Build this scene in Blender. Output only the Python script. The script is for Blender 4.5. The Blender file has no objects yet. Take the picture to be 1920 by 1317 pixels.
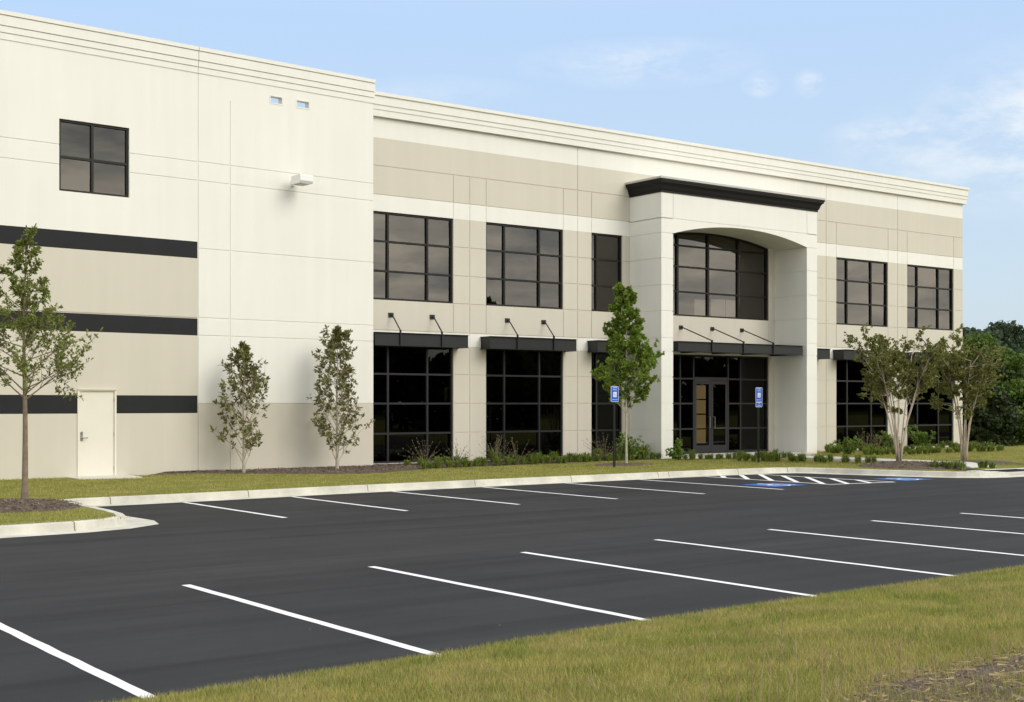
import bpy, math, random
from mathutils import Vector, Matrix, noise as mnoise
import numpy as np

S = bpy.context.scene
COL = S.collection
R = math.radians

# ------------------------------------------------------------------ camera
YAW = math.atan(1826 / 2470.0)
cd = bpy.data.cameras.new('camera')
cam = bpy.data.objects.new('camera', cd)
COL.objects.link(cam)
cam.location = (0, 0, 2.05)
cam.rotation_euler = (R(90), 0, -YAW)
cd.sensor_width = 36.0
cd.lens = 36.0 * 2470 / 1920
cd.shift_y = 98.5 / 1920
cd.clip_start = 0.1
cd.clip_end = 3000
S.camera = cam

# ------------------------------------------------------------------ world, sun, exposure
SUN_EL, SUN_AZ = 35.0, 22.0          # azimuth: degrees to the right of the facade normal, seen from the wall
S.view_settings.view_transform = 'Standard'
S.view_settings.look = 'None'
S.view_settings.gamma = 1
S.view_settings.exposure = 0.0
# direction from the scene towards the sun
sx = math.sin(R(SUN_AZ)) * math.cos(R(SUN_EL))
sy = -math.cos(R(SUN_AZ)) * math.cos(R(SUN_EL))
sz = math.sin(R(SUN_EL))
w = bpy.data.worlds.new("World")
S.world = w
w.use_nodes = True
nt = w.node_tree
nt.nodes.clear()
N = nt.nodes.new
out = N('ShaderNodeOutputWorld')
bg = N('ShaderNodeBackground')
sky = N('ShaderNodeTexSky')
sky.sky_type = 'NISHITA'
sky.sun_disc = False
sky.sun_elevation = R(SUN_EL)
sky.sun_rotation = math.atan2(sx, sy)
sky.altitude = 200
sky.air_density = 1.0
sky.dust_density = 1.6
sky.ozone_density = 1.6
geo = N('ShaderNodeTexCoord')
L = nt.links.new
BGS = 0.15
def mth(op, a_, b_=None, clamp=False):
    x_ = N('ShaderNodeMath'); x_.operation = op; x_.use_clamp = clamp
    for i_, q_ in enumerate((a_, b_)):
        if q_ is None: continue
        if isinstance(q_, (int, float)): x_.inputs[i_].default_value = q_
        else: L(q_, x_.inputs[i_])
    return x_.outputs[0]
def wnoise(scale, detail, rough, st):
    m_ = N('ShaderNodeMapping'); m_.inputs['Scale'].default_value = st
    n_ = N('ShaderNodeTexNoise'); n_.inputs['Scale'].default_value = scale; n_.inputs['Detail'].default_value = detail; n_.inputs['Roughness'].default_value = rough
    L(geo.outputs['Generated'], m_.inputs['Vector']); L(m_.outputs['Vector'], n_.inputs['Vector']); return n_.outputs['Fac']
def mrange(x_, a_, b_, c_=0.0, d_=1.0):
    r_ = N('ShaderNodeMapRange'); r_.inputs['From Min'].default_value = a_; r_.inputs['From Max'].default_value = b_
    r_.inputs['To Min'].default_value = c_; r_.inputs['To Max'].default_value = d_; L(x_, r_.inputs['Value']); return r_.outputs[0]
sep = N('ShaderNodeSeparateXYZ'); L(geo.outputs['Generated'], sep.inputs[0])
# pale summer haze over the clear-sky model: whiter at the horizon, brightness added overhead (above the frame) to lift the shaded faces
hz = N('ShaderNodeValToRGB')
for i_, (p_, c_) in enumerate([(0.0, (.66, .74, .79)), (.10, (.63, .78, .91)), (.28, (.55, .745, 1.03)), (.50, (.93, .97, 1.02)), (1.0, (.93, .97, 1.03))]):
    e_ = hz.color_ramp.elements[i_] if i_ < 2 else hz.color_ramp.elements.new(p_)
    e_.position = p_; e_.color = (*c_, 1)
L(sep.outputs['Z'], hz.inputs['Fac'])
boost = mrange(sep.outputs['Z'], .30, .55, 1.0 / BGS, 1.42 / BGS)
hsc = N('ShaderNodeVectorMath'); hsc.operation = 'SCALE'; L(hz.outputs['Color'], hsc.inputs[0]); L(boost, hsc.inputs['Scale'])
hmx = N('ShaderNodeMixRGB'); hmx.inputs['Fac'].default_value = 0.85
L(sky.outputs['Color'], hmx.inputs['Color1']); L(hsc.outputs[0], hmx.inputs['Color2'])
# thin clouds near a few directions of the visible sky, broken up by noise
fine = mrange(wnoise(17.0, 10, .66, (1, 1, 2.4)), .40, .66)
total = None
for (dx_, dy_, dz_, rh_, rv_, am_) in [(.648, .717, .249, .085, .016, .75), (.713, .661, .232, .013, .009, 1.1), (.737, .637, .231, .011, .010, 1.1),
                                 (.835, .520, .178, .13, .045, .95), (.86, .49, .215, .10, .04, .7), (.772, .60, .192, .04, .012, .6), (.50, .83, .23, .10, .012, .35)]:
    vm = N('ShaderNodeVectorMath'); vm.operation = 'SUBTRACT'; L(geo.outputs['Generated'], vm.inputs[0]); vm.inputs[1].default_value = (dx_, dy_, dz_)
    vs_ = N('ShaderNodeVectorMath'); vs_.operation = 'MULTIPLY'; L(vm.outputs[0], vs_.inputs[0]); vs_.inputs[1].default_value = (1 / rh_, 1 / rh_, 1 / rv_)
    vl = N('ShaderNodeVectorMath'); vl.operation = 'LENGTH'; L(vs_.outputs[0], vl.inputs[0])
    f_ = mth('MULTIPLY', mrange(vl.outputs['Value'], 1.2, 0.1), am_)
    total = f_ if total is None else mth('ADD', total, f_)
cf = mth('MULTIPLY', mth('MULTIPLY', total, mth('ADD', fine, .05)), .85, True)
cmx = N('ShaderNodeMixRGB'); L(cf, cmx.inputs['Fac']); L(hmx.outputs['Color'], cmx.inputs['Color1']); cmx.inputs['Color2'].default_value = (.93 / BGS, .97 / BGS, 1.0 / BGS, 1)
# broad warm cloud bank in the half of the sky behind the photographer (mirrored by the upper windows)
beh = mrange(sep.outputs['Y'], .05, -.25)
bn = mrange(wnoise(7.5, 10, .62, (1, 1, 3.6)), .38, .62)
bc = N('ShaderNodeMixRGB'); L(bn, bc.inputs['Fac']); bc.inputs['Color1'].default_value = (.85 / BGS, .88 / BGS, .89 / BGS, 1); bc.inputs['Color2'].default_value = (2.05 / BGS, 1.90 / BGS, 1.66 / BGS, 1)
bsc = N('ShaderNodeVectorMath'); bsc.operation = 'SCALE'; L(bc.outputs['Color'], bsc.inputs[0]); L(mrange(sep.outputs['Z'], .22, .12, .88, 1.3), bsc.inputs['Scale'])
low = mth('MULTIPLY', mth('MULTIPLY', beh, mrange(sep.outputs['Z'], .50, .30)), .85)
mix = N('ShaderNodeMixRGB'); L(low, mix.inputs['Fac']); L(cmx.outputs['Color'], mix.inputs['Color1']); L(bsc.outputs[0], mix.inputs['Color2'])
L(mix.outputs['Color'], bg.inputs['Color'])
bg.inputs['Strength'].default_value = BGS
L(bg.outputs[0], out.inputs[0])
sd = bpy.data.lights.new('sun', 'SUN')
sd.energy = 1.74
sd.angle = R(34)
sd.color = (1.0, 0.95, 0.86)
sun = bpy.data.objects.new('sun', sd)
COL.objects.link(sun)
sun.rotation_euler = Vector((sx, sy, sz)).to_track_quat('Z', 'Y').to_euler()

# ------------------------------------------------------------------ helpers
def tag(o, label=None, cat=None, group=None, kind=None):
    if label: o['label'] = label
    if cat: o['category'] = cat
    if group: o['group'] = group
    if kind: o['kind'] = kind
    return o

def empty(name, loc=(0, 0, 0), rz=0.0):
    o = bpy.data.objects.new(name, None)
    COL.objects.link(o)
    o.location = loc
    o.rotation_euler = (0, 0, rz)
    return o

class MB:
    """collects faces of one mesh"""
    def __init__(s):
        s.v = []; s.f = []; s.m = []
    def face(s, pts, mi=0):
        b = len(s.v); s.v += [tuple(p) for p in pts]
        s.f.append(tuple(range(b, b + len(pts)))); s.m.append(mi)
    def box(s, x0, x1, y0, y1, z0, z1, mi=0):
        b = len(s.v)
        s.v += [(x0, y0, z0), (x1, y0, z0), (x1, y1, z0), (x0, y1, z0), (x0, y0, z1), (x1, y0, z1), (x1, y1, z1), (x0, y1, z1)]
        for q in ((0, 3, 2, 1), (4, 5, 6, 7), (0, 1, 5, 4), (1, 2, 6, 5), (2, 3, 7, 6), (3, 0, 4, 7)):
            s.f.append(tuple(b + i for i in q)); s.m.append(mi)
    def prism(s, prof, x0, x1, mi=0):
        """profile of (y, z) extruded along x"""
        n = len(prof); b = len(s.v)
        s.v += [(x0, p[0], p[1]) for p in prof] + [(x1, p[0], p[1]) for p in prof]
        for i in range(n):
            j = (i + 1) % n
            s.f.append((b + i, b + j, b + n + j, b + n + i)); s.m.append(mi)
        s.f.append(tuple(b + i for i in reversed(range(n)))); s.m.append(mi)
        s.f.append(tuple(b + n + i for i in range(n))); s.m.append(mi)
    def slab(s, poly, y0, y1, mi=0):
        """polygon of (x, z) extruded along y"""
        n = len(poly); b = len(s.v)
        s.v += [(p[0], y0, p[1]) for p in poly] + [(p[0], y1, p[1]) for p in poly]
        for i in range(n):
            j = (i + 1) % n
            s.f.append((b + i, b + n + i, b + n + j, b + j)); s.m.append(mi)
        s.f.append(tuple(b + i for i in range(n))); s.m.append(mi)
        s.f.append(tuple(b + n + i for i in reversed(range(n)))); s.m.append(mi)
    def tube(s, pts, rad, k=6, mi=0, cap=True):
        pts = [Vector(p) for p in pts]
        if not hasattr(rad, '__len__'): rad = [rad] * len(pts)
        b = len(s.v)
        for i, p in enumerate(pts):
            d = (pts[min(i + 1, len(pts) - 1)] - pts[max(i - 1, 0)])
            if d.length < 1e-6: d = Vector((0, 0, 1))
            d.normalize()
            a = d.cross(Vector((0.3, 1, 0.2)) if abs(d.y) < 0.9 else Vector((1, 0, 0))).normalized()
            c = d.cross(a)
            for j in range(k):
                t = 2 * math.pi * j / k
                s.v.append(tuple(p + (a * math.cos(t) + c * math.sin(t)) * rad[i]))
        for i in range(len(pts) - 1):
            for j in range(k):
                j2 = (j + 1) % k
                s.f.append((b + i * k + j, b + i * k + j2, b + (i + 1) * k + j2, b + (i + 1) * k + j)); s.m.append(mi)
        if cap:
            s.f.append(tuple(b + j for j in reversed(range(k)))); s.m.append(mi)
            e = b + (len(pts) - 1) * k
            s.f.append(tuple(e + j for j in range(k))); s.m.append(mi)
    def build(s, name, mats, parent=None, smooth=False):
        me = bpy.data.meshes.new(name)
        me.from_pydata(s.v, [], s.f)
        if not isinstance(mats, (list, tuple)): mats = [mats]
        for m in mats: me.materials.append(m)
        if len(mats) > 1: me.polygons.foreach_set('material_index', s.m)
        if smooth: me.polygons.foreach_set('use_smooth', [True] * len(me.polygons))
        me.update()
        o = bpy.data.objects.new(name, me)
        COL.objects.link(o)
        if parent: o.parent = parent
        return o

def raw_mesh(name, verts, k, mat, parent=None):
    """verts: (n*k,3) array, every k verts are one polygon"""
    verts = np.asarray(verts, dtype=np.float32).reshape(-1, 3)
    n = len(verts) // k
    me = bpy.data.meshes.new(name)
    me.vertices.add(n * k); me.vertices.foreach_set('co', verts.ravel())
    me.loops.add(n * k); me.loops.foreach_set('vertex_index', np.arange(n * k, dtype=np.int32))
    me.polygons.add(n)
    me.polygons.foreach_set('loop_start', np.arange(0, n * k, k, dtype=np.int32))
    me.materials.append(mat)
    me.update(calc_edges=True)
    o = bpy.data.objects.new(name, me)
    COL.objects.link(o)
    if parent: o.parent = parent
    return o

def material(name, col, rough=0.8, var=0.0, scale=3.0, col2=None, bump=0.0, bscale=200.0, metal=0.0, spec=0.3, island=0.0, trans=0.0, stretch=None, detail=6):
    m = bpy.data.materials.new(name); m.use_nodes = True
    t = m.node_tree; b = t.nodes['Principled BSDF']; K = t.links.new
    b.inputs['Base Color'].default_value = (*col, 1)
    b.inputs['Roughness'].default_value = rough
    b.inputs['Metallic'].default_value = metal
    b.inputs['Specular IOR Level'].default_value = spec
    tc = t.nodes.new('ShaderNodeTexCoord')
    vec = tc.outputs['Object']
    if stretch:
        mm = t.nodes.new('ShaderNodeMapping'); mm.inputs['Scale'].default_value = stretch
        K(vec, mm.inputs['Vector']); vec = mm.outputs['Vector']
    colout = None
    if var > 0 or col2:
        n = t.nodes.new('ShaderNodeTexNoise'); n.inputs['Scale'].default_value = scale; n.inputs['Detail'].default_value = detail; n.inputs['Roughness'].default_value = 0.6
        K(vec, n.inputs['Vector'])
        rp = t.nodes.new('ShaderNodeValToRGB')
        c2 = col2 or tuple(c * (1 - var) for c in col); c1 = col if col2 else tuple(min(1, c * (1 + var)) for c in col)
        rp.color_ramp.elements[0].position = 0.32; rp.color_ramp.elements[0].color = (*c2, 1)
        rp.color_ramp.elements[1].position = 0.68; rp.color_ramp.elements[1].color = (*c1, 1)
        K(n.outputs['Fac'], rp.inputs['Fac']); colout = rp.outputs['Color']
    if island > 0:
        g = t.nodes.new('ShaderNodeNewGeometry')
        h = t.nodes.new('ShaderNodeHueSaturation')
        mr = t.nodes.new('ShaderNodeMapRange'); mr.inputs['To Min'].default_value = 1 - island; mr.inputs['To Max'].default_value = 1 + island
        K(g.outputs['Random Per Island'], mr.inputs['Value']); K(mr.outputs[0], h.inputs['Value'])
        mr2 = t.nodes.new('ShaderNodeMapRange'); mr2.inputs['To Min'].default_value = 0.5 - island * .05; mr2.inputs['To Max'].default_value = 0.5 + island * .03
        ml = t.nodes.new('ShaderNodeMath'); ml.operation = 'MULTIPLY'; ml.inputs[1].default_value = 7.31
        fr = t.nodes.new('ShaderNodeMath'); fr.operation = 'FRACT'
        K(g.outputs['Random Per Island'], ml.inputs[0]); K(ml.outputs[0], fr.inputs[0]); K(fr.outputs[0], mr2.inputs['Value']); K(mr2.outputs[0], h.inputs['Hue'])
        if colout: K(colout, h.inputs['Color'])
        else: h.inputs['Color'].default_value = (*col, 1)
        colout = h.outputs['Color']
    if colout: K(colout, b.inputs['Base Color'])
    if bump > 0:
        n2 = t.nodes.new('ShaderNodeTexNoise'); n2.inputs['Scale'].default_value = bscale; n2.inputs['Detail'].default_value = 4
        K(tc.outputs['Object'], n2.inputs['Vector'])
        bp = t.nodes.new('ShaderNodeBump'); bp.inputs['Strength'].default_value = bump; bp.inputs['Distance'].default_value = 0.02
        K(n2.outputs['Fac'], bp.inputs['Height']); K(bp.outputs[0], b.inputs['Normal'])
    if trans > 0:
        tr = t.nodes.new('ShaderNodeBsdfTranslucent')
        if colout: K(colout, tr.inputs['Color'])
        else: tr.inputs['Color'].default_value = (*col, 1)
        mx = t.nodes.new('ShaderNodeMixShader'); mx.inputs[0].default_value = trans
        K(b.outputs[0], mx.inputs[1]); K(tr.outputs[0], mx.inputs[2]); K(mx.outputs[0], t.nodes['Material Output'].inputs['Surface'])
    return m

def wall_paint(name, col):
    """painted tilt-up concrete: faint broad blotches, faint vertical rain streaks, fine grain"""
    m = bpy.data.materials.new(name); m.use_nodes = True
    t = m.node_tree; b = t.nodes['Principled BSDF']; K = t.links.new
    b.inputs['Roughness'].default_value = 0.75; b.inputs['Specular IOR Level'].default_value = 0.25
    tc = t.nodes.new('ShaderNodeTexCoord')
    n = t.nodes.new('ShaderNodeTexNoise'); n.inputs['Scale'].default_value = 0.45; n.inputs['Detail'].default_value = 7; n.inputs['Roughness'].default_value = .55
    mp = t.nodes.new('ShaderNodeMapping'); mp.inputs['Scale'].default_value = (2.2, 2.2, 0.12)
    n2 = t.nodes.new('ShaderNodeTexNoise'); n2.inputs['Scale'].default_value = 1.6; n2.inputs['Detail'].default_value = 5
    K(tc.outputs['Object'], n.inputs['Vector']); K(tc.outputs['Object'], mp.inputs['Vector']); K(mp.outputs[0], n2.inputs['Vector'])
    ad = t.nodes.new('ShaderNodeMath'); ad.operation = 'ADD'; K(n.outputs['Fac'], ad.inputs[0]); K(n2.outputs['Fac'], ad.inputs[1])
    mr = t.nodes.new('ShaderNodeMapRange'); mr.inputs['From Min'].default_value = 0.6; mr.inputs['From Max'].default_value = 1.4
    mr.inputs['To Min'].default_value = 0.955; mr.inputs['To Max'].default_value = 1.035; K(ad.outputs[0], mr.inputs['Value'])
    h = t.nodes.new('ShaderNodeHueSaturation'); h.inputs['Color'].default_value = (*col, 1); K(mr.outputs[0], h.inputs['Value'])
    K(h.outputs['Color'], b.inputs['Base Color'])
    n3 = t.nodes.new('ShaderNodeTexNoise'); n3.inputs['Scale'].default_value = 60; n3.inputs['Detail'].default_value = 3
    bp = t.nodes.new('ShaderNodeBump'); bp.inputs['Strength'].default_value = 0.08; bp.inputs['Distance'].default_value = 0.01
    K(tc.outputs['Object'], n3.inputs['Vector']); K(n3.outputs['Fac'], bp.inputs['Height']); K(bp.outputs[0], b.inputs['Normal'])
    return m

def glass_mat(name, refl, tint, through):
    m = bpy.data.materials.new(name); m.use_nodes = True
    t = m.node_tree; K = t.links.new; t.nodes.remove(t.nodes['Principled BSDF'])
    gl = t.nodes.new('ShaderNodeBsdfGlossy'); gl.inputs['Roughness'].default_value = 0.012; gl.inputs['Color'].default_value = (*refl, 1)
    df = t.nodes.new('ShaderNodeBsdfTransparent'); df.inputs['Color'].default_value = (through * tint[0], through * tint[1], through * tint[2], 1)
    fr = t.nodes.new('ShaderNodeFresnel'); fr.inputs['IOR'].default_value = 1.6
    mr = t.nodes.new('ShaderNodeMapRange'); mr.inputs['From Min'].default_value = 0.05; mr.inputs['From Max'].default_value = 0.6
    mr.inputs['To Min'].default_value = 0.30; mr.inputs['To Max'].default_value = 0.8
    mx = t.nodes.new('ShaderNodeMixShader')
    tc = t.nodes.new('ShaderNodeTexCoord')
    n = t.nodes.new('ShaderNodeTexNoise'); n.inputs['Scale'].default_value = 0.7; n.inputs['Detail'].default_value = 1
    bp = t.nodes.new('ShaderNodeBump'); bp.inputs['Strength'].default_value = 0.06; bp.inputs['Distance'].default_value = 0.05
    K(tc.outputs['Object'], n.inputs['Vector']); K(n.outputs['Fac'], bp.inputs['Height'])
    K(bp.outputs[0], gl.inputs['Normal'])
    K(fr.outputs[0], mr.inputs['Value']); K(mr.outputs[0], mx.inputs[0]); K(df.outputs[0], mx.inputs[1]); K(gl.outputs[0], mx.inputs[2])
    K(mx.outputs[0], t.nodes['Material Output'].inputs['Surface'])
    return m

M = {}
M['white'] = wall_paint('white_wall_paint', (0.785, 0.77, 0.70))
M['taupe'] = wall_paint('taupe_wall_paint', (0.60, 0.56, 0.465))
M['black_paint'] = material('black_band_paint', (0.013, 0.0135, 0.015), 0.7, 0.12, 2.0)
M['crown'] = material('black_cornice_paint', (0.006, 0.0055, 0.005), 0.6)
M['cap'] = material('metal_coping', (0.50, 0.49, 0.44), 0.5, 0.06, 1.5)
M['frame'] = material('bronze_frame', (0.010, 0.0085, 0.006), 0.45, spec=0.3)
M['lowframe'] = material('dark_frame', (0.016, 0.016, 0.018), 0.4, spec=0.4)
M['awning'] = material('awning_metal', (0.017, 0.018, 0.018), 0.5, 0.1, 2.0, spec=0.35)
M['glass'] = glass_mat('tinted_glass', (0.365, 0.345, 0.315), (1.0, 0.95, 0.85), 0.22)
M['glass_low'] = glass_mat('dark_tinted_glass', (0.085, 0.085, 0.08), (1.0, 0.95, 0.85), 0.07)
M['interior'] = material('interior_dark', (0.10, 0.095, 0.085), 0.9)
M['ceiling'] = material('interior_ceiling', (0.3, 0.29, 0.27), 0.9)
M['door'] = material('door_paint', (0.74, 0.70, 0.60), 0.5, 0.02, 2)
M['steel'] = material('brushed_steel', (0.45, 0.45, 0.45), 0.3, metal=1.0)
M['concrete'] = material('kerb_concrete', (0.56, 0.535, 0.45), 0.9, 0.2, 1.6, bump=0.15, bscale=40, detail=10)
M['walk'] = material('walk_concrete', (0.60, 0.575, 0.50), 0.9, 0.08, 1.0, bump=0.1, bscale=50)
M['joint'] = material('joint_dark', (0.20, 0.17, 0.12), 0.95)
M['mulch'] = material('mulch_soil', (0.17, 0.125, 0.09), 0.95, scale=9.0, col2=(0.075, 0.055, 0.04), bump=0.9, bscale=55, detail=10)
M['chip'] = material('mulch_chip', (0.20, 0.15, 0.105), 0.95, island=0.35)
M['straw'] = material('dry_straw', (0.42, 0.33, 0.17), 0.9, island=0.35, trans=0.2)
M['blue'] = material('sign_blue', (0.016, 0.11, 0.55), 0.5)
M['signwhite'] = material('sign_white', (0.80, 0.80, 0.80), 0.5)
M['post'] = material('post_paint', (0.02, 0.03, 0.022), 0.5)
M['lampwhite'] = material('lamp_housing', (0.82, 0.82, 0.80), 0.4)
M['bluepaint'] = material('pavement_blue', (0.035, 0.13, 0.42), 0.8, 0.25, 4.0)
M['bark'] = material('grey_bark', (0.22, 0.17, 0.12), 0.9, 0.25, 8.0, bump=0.5, bscale=30)
M['palebark'] = material('pale_bark', (0.42, 0.38, 0.30), 0.85, 0.2, 8.0)
M['myrtlebark'] = material('smooth_tan_bark', (0.48, 0.40, 0.30), 0.8, 0.3, 6.0, stretch=(1, 1, .3))
M['leaf_oak'] = material('leaf_oak', (0.18, 0.215, 0.045), 0.6, island=0.45, trans=0.25)
M['leaf_mag'] = material('leaf_magnolia', (0.165, 0.165, 0.05), 0.45, island=0.5, trans=0.12)
M['leaf_maple'] = material('leaf_maple', (0.19, 0.28, 0.04), 0.55, island=0.45, trans=0.35)
M['leaf_myrtle'] = material('leaf_myrtle', (0.18, 0.195, 0.045), 0.55, island=0.5, trans=0.3)
M['leaf_shrub'] = material('leaf_shrub', (0.14, 0.22, 0.035), 0.55, island=0.4, trans=0.3)
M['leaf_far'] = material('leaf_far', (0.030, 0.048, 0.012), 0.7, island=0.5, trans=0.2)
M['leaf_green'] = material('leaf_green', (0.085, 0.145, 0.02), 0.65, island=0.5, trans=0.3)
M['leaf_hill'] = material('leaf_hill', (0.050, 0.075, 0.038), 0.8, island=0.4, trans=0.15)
M['liriope'] = material('liriope_blade', (0.17, 0.23, 0.04), 0.6, island=0.5, trans=0.3)
M['grass'] = material('grass_blade', (0.45, 0.39, 0.125), 0.75, scale=1.7, col2=(0.27, 0.285, 0.06), island=0.4, trans=0.35, detail=8)
M['twig'] = material('twig', (0.20, 0.17, 0.095), 0.9, island=0.4)
M['truncdome'] = material('dark_tactile_mat', (0.022, 0.022, 0.025), 0.8)
M['roof'] = material('roof_membrane', (0.5, 0.5, 0.48), 0.9)

def asphalt():
    m = bpy.data.materials.new('asphalt'); m.use_nodes = True
    t = m.node_tree; b = t.nodes['Principled BSDF']; K = t.links.new
    b.inputs['Roughness'].default_value = 0.86; b.inputs['Specular IOR Level'].default_value = 0.25
    tc = t.nodes.new('ShaderNodeTexCoord')
    def nz(scale, detail, st, rough=.6):
        mp = t.nodes.new('ShaderNodeMapping'); mp.inputs['Scale'].default_value = st
        n = t.nodes.new('ShaderNodeTexNoise'); n.inputs['Scale'].default_value = scale; n.inputs['Detail'].default_value = detail; n.inputs['Roughness'].default_value = rough
        K(tc.outputs['Object'], mp.inputs['Vector']); K(mp.outputs[0], n.inputs['Vector']); return n.outputs['Fac']
    def rng(x, a, bb, lo, hi):
        mr = t.nodes.new('ShaderNodeMapRange'); mr.inputs['From Min'].default_value = a; mr.inputs['From Max'].default_value = bb
        mr.inputs['To Min'].default_value = lo; mr.inputs['To Max'].default_value = hi; K(x, mr.inputs['Value']); return mr.outputs[0]
    def mul(a, bb):
        x = t.nodes.new('ShaderNodeMath'); x.operation = 'MULTIPLY'; K(a, x.inputs[0]); K(bb, x.inputs[1]); return x.outputs[0]
    f = rng(nz(0.5, 8, (1, 1, 1)), .3, .7, .80, 1.2)                  # broad mottling
    f = mul(f, rng(nz(1.0, 6, (.07, .9, 1)), .35, .65, .70, 1.26))      # paving passes along the lot
    f = mul(f, rng(nz(90, 3, (1, 1, 1), .8), .25, .75, .72, 1.3))      # aggregate
    f = mul(f, rng(nz(1.0, 7, (.045, 1.1, 1), .7), .52, .62, 1.0, .70))      # a few dark rolled seams
    h = t.nodes.new('ShaderNodeHueSaturation'); h.inputs['Color'].default_value = (0.0250, 0.0244, 0.0238, 1); K(f, h.inputs['Value'])
    # pale specks of grit
    vo = t.nodes.new('ShaderNodeTexVoronoi'); vo.inputs['Scale'].default_value = 1.6; K(tc.outputs['Object'], vo.inputs['Vector'])
    sp = rng(vo.outputs['Distance'], .012, .018, 1.0, 0.0)
    mx = t.nodes.new('ShaderNodeMixRGB'); K(sp, mx.inputs['Fac']); K(h.outputs['Color'], mx.inputs['Color1']); mx.inputs['Color2'].default_value = (.3, .28, .24, 1)
    K(mx.outputs['Color'], b.inputs['Base Color'])
    bp = t.nodes.new('ShaderNodeBump'); bp.inputs['Strength'].default_value = .35; bp.inputs['Distance'].default_value = .01
    K(nz(160, 3, (1, 1, 1)), bp.inputs['Height']); K(bp.outputs[0], b.inputs['Normal'])
    return m
M['asphalt'] = asphalt()

def line_paint():
    """white traffic paint, slightly worn through"""
    m = material('line_paint', (0.80, 0.79, 0.76), 0.7, 0.05, 3)
    t = m.node_tree; K = t.links.new; b = t.nodes['Principled BSDF']
    src = b.inputs['Base Color'].links[0].from_socket
    tc = t.nodes.new('ShaderNodeTexCoord'); n = t.nodes.new('ShaderNodeTexNoise'); n.inputs['Scale'].default_value = 28; n.inputs['Detail'].default_value = 8; n.inputs['Roughness'].default_value = .75
    K(tc.outputs['Object'], n.inputs['Vector'])
    mr = t.nodes.new('ShaderNodeMapRange'); mr.inputs['From Min'].default_value = .59; mr.inputs['From Max'].default_value = .69; K(n.outputs['Fac'], mr.inputs['Value'])
    mx = t.nodes.new('ShaderNodeMixRGB'); K(mr.outputs[0], mx.inputs['Fac']); K(src, mx.inputs['Color1']); mx.inputs['Color2'].default_value = (.13, .13, .12, 1)
    K(mx.outputs[0], b.inputs['Base Color'])
    return m
M['line'] = line_paint()

def turf(name, a, bcol, dry):
    m = bpy.data.materials.new(name); m.use_nodes = True
    t = m.node_tree; b = t.nodes['Principled BSDF']; K = t.links.new
    b.inputs['Roughness'].default_value = 0.95; b.inputs['Specular IOR Level'].default_value = 0.1
    tc = t.nodes.new('ShaderNodeTexCoord')
    def nz(scale, detail, st=(1, 1, 1)):
        mp = t.nodes.new('ShaderNodeMapping'); mp.inputs['Scale'].default_value = st
        n = t.nodes.new('ShaderNodeTexNoise'); n.inputs['Scale'].default_value = scale; n.inputs['Detail'].default_value = detail; n.inputs['Roughness'].default_value = .65
        K(tc.outputs['Object'], mp.inputs['Vector']); K(mp.outputs[0], n.inputs['Vector']); return n.outputs['Fac']
    def ramp(x, c0, c1, p0=.35, p1=.65):
        r = t.nodes.new('ShaderNodeValToRGB'); r.color_ramp.elements[0].position = p0; r.color_ramp.elements[1].position = p1
        r.color_ramp.elements[0].color = (*c0, 1); r.color_ramp.elements[1].color = (*c1, 1); K(x, r.inputs['Fac']); return r.outputs['Color']
    c = ramp(nz(1.3, 10), a, bcol)
    r2 = t.nodes.new('ShaderNodeValToRGB'); r2.color_ramp.elements[0].position = .55; r2.color_ramp.elements[1].position = .72
    K(nz(0.8, 8, (.6, 1.6, 1)), r2.inputs['Fac'])
    mx = t.nodes.new('ShaderNodeMixRGB'); K(r2.outputs['Color'], mx.inputs['Fac']); K(c, mx.inputs['Color1']); mx.inputs['Color2'].default_value = (*dry, 1)
    n3 = nz(45, 5)
    mr = t.nodes.new('ShaderNodeMapRange'); mr.inputs['From Min'].default_value = .3; mr.inputs['From Max'].default_value = .7; mr.inputs['To Min'].default_value = .6; mr.inputs['To Max'].default_value = 1.35; K(n3, mr.inputs['Value'])
    h = t.nodes.new('ShaderNodeHueSaturation'); K(mx.outputs[0], h.inputs['Color']); K(mr.outputs[0], h.inputs['Value'])
    K(h.outputs['Color'], b.inputs['Base Color'])
    bp = t.nodes.new('ShaderNodeBump'); bp.inputs['Strength'].default_value = .8; bp.inputs['Distance'].default_value = .04; K(n3, bp.inputs['Height']); K(bp.outputs[0], b.inputs['Normal'])
    return m
M['turf'] = turf('turf', (0.175, 0.19, 0.038), (0.28, 0.26, 0.065), (0.40, 0.33, 0.14))
M['field'] = turf('field', (0.06, 0.075, 0.02), (0.10, 0.10, 0.03), (0.16, 0.13, 0.06))

# ------------------------------------------------------------------ ground, lot, kerbs
def sheet(name, x0, x1, y0, y1, z, mat, label=None):
    b = MB(); b.face([(x0, y0, z), (x1, y0, z), (x1, y1, z), (x0, y1, z)])
    o = b.build(name, mat); tag(o, label=label, kind='structure'); return o
sheet('ground', -900, 1500, -900, 1500, -0.03, M['field'])
sheet('parking_lot', -30, 130, 8.2, 27.4, 0.0, M['asphalt'], 'dark asphalt parking lot')

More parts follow.
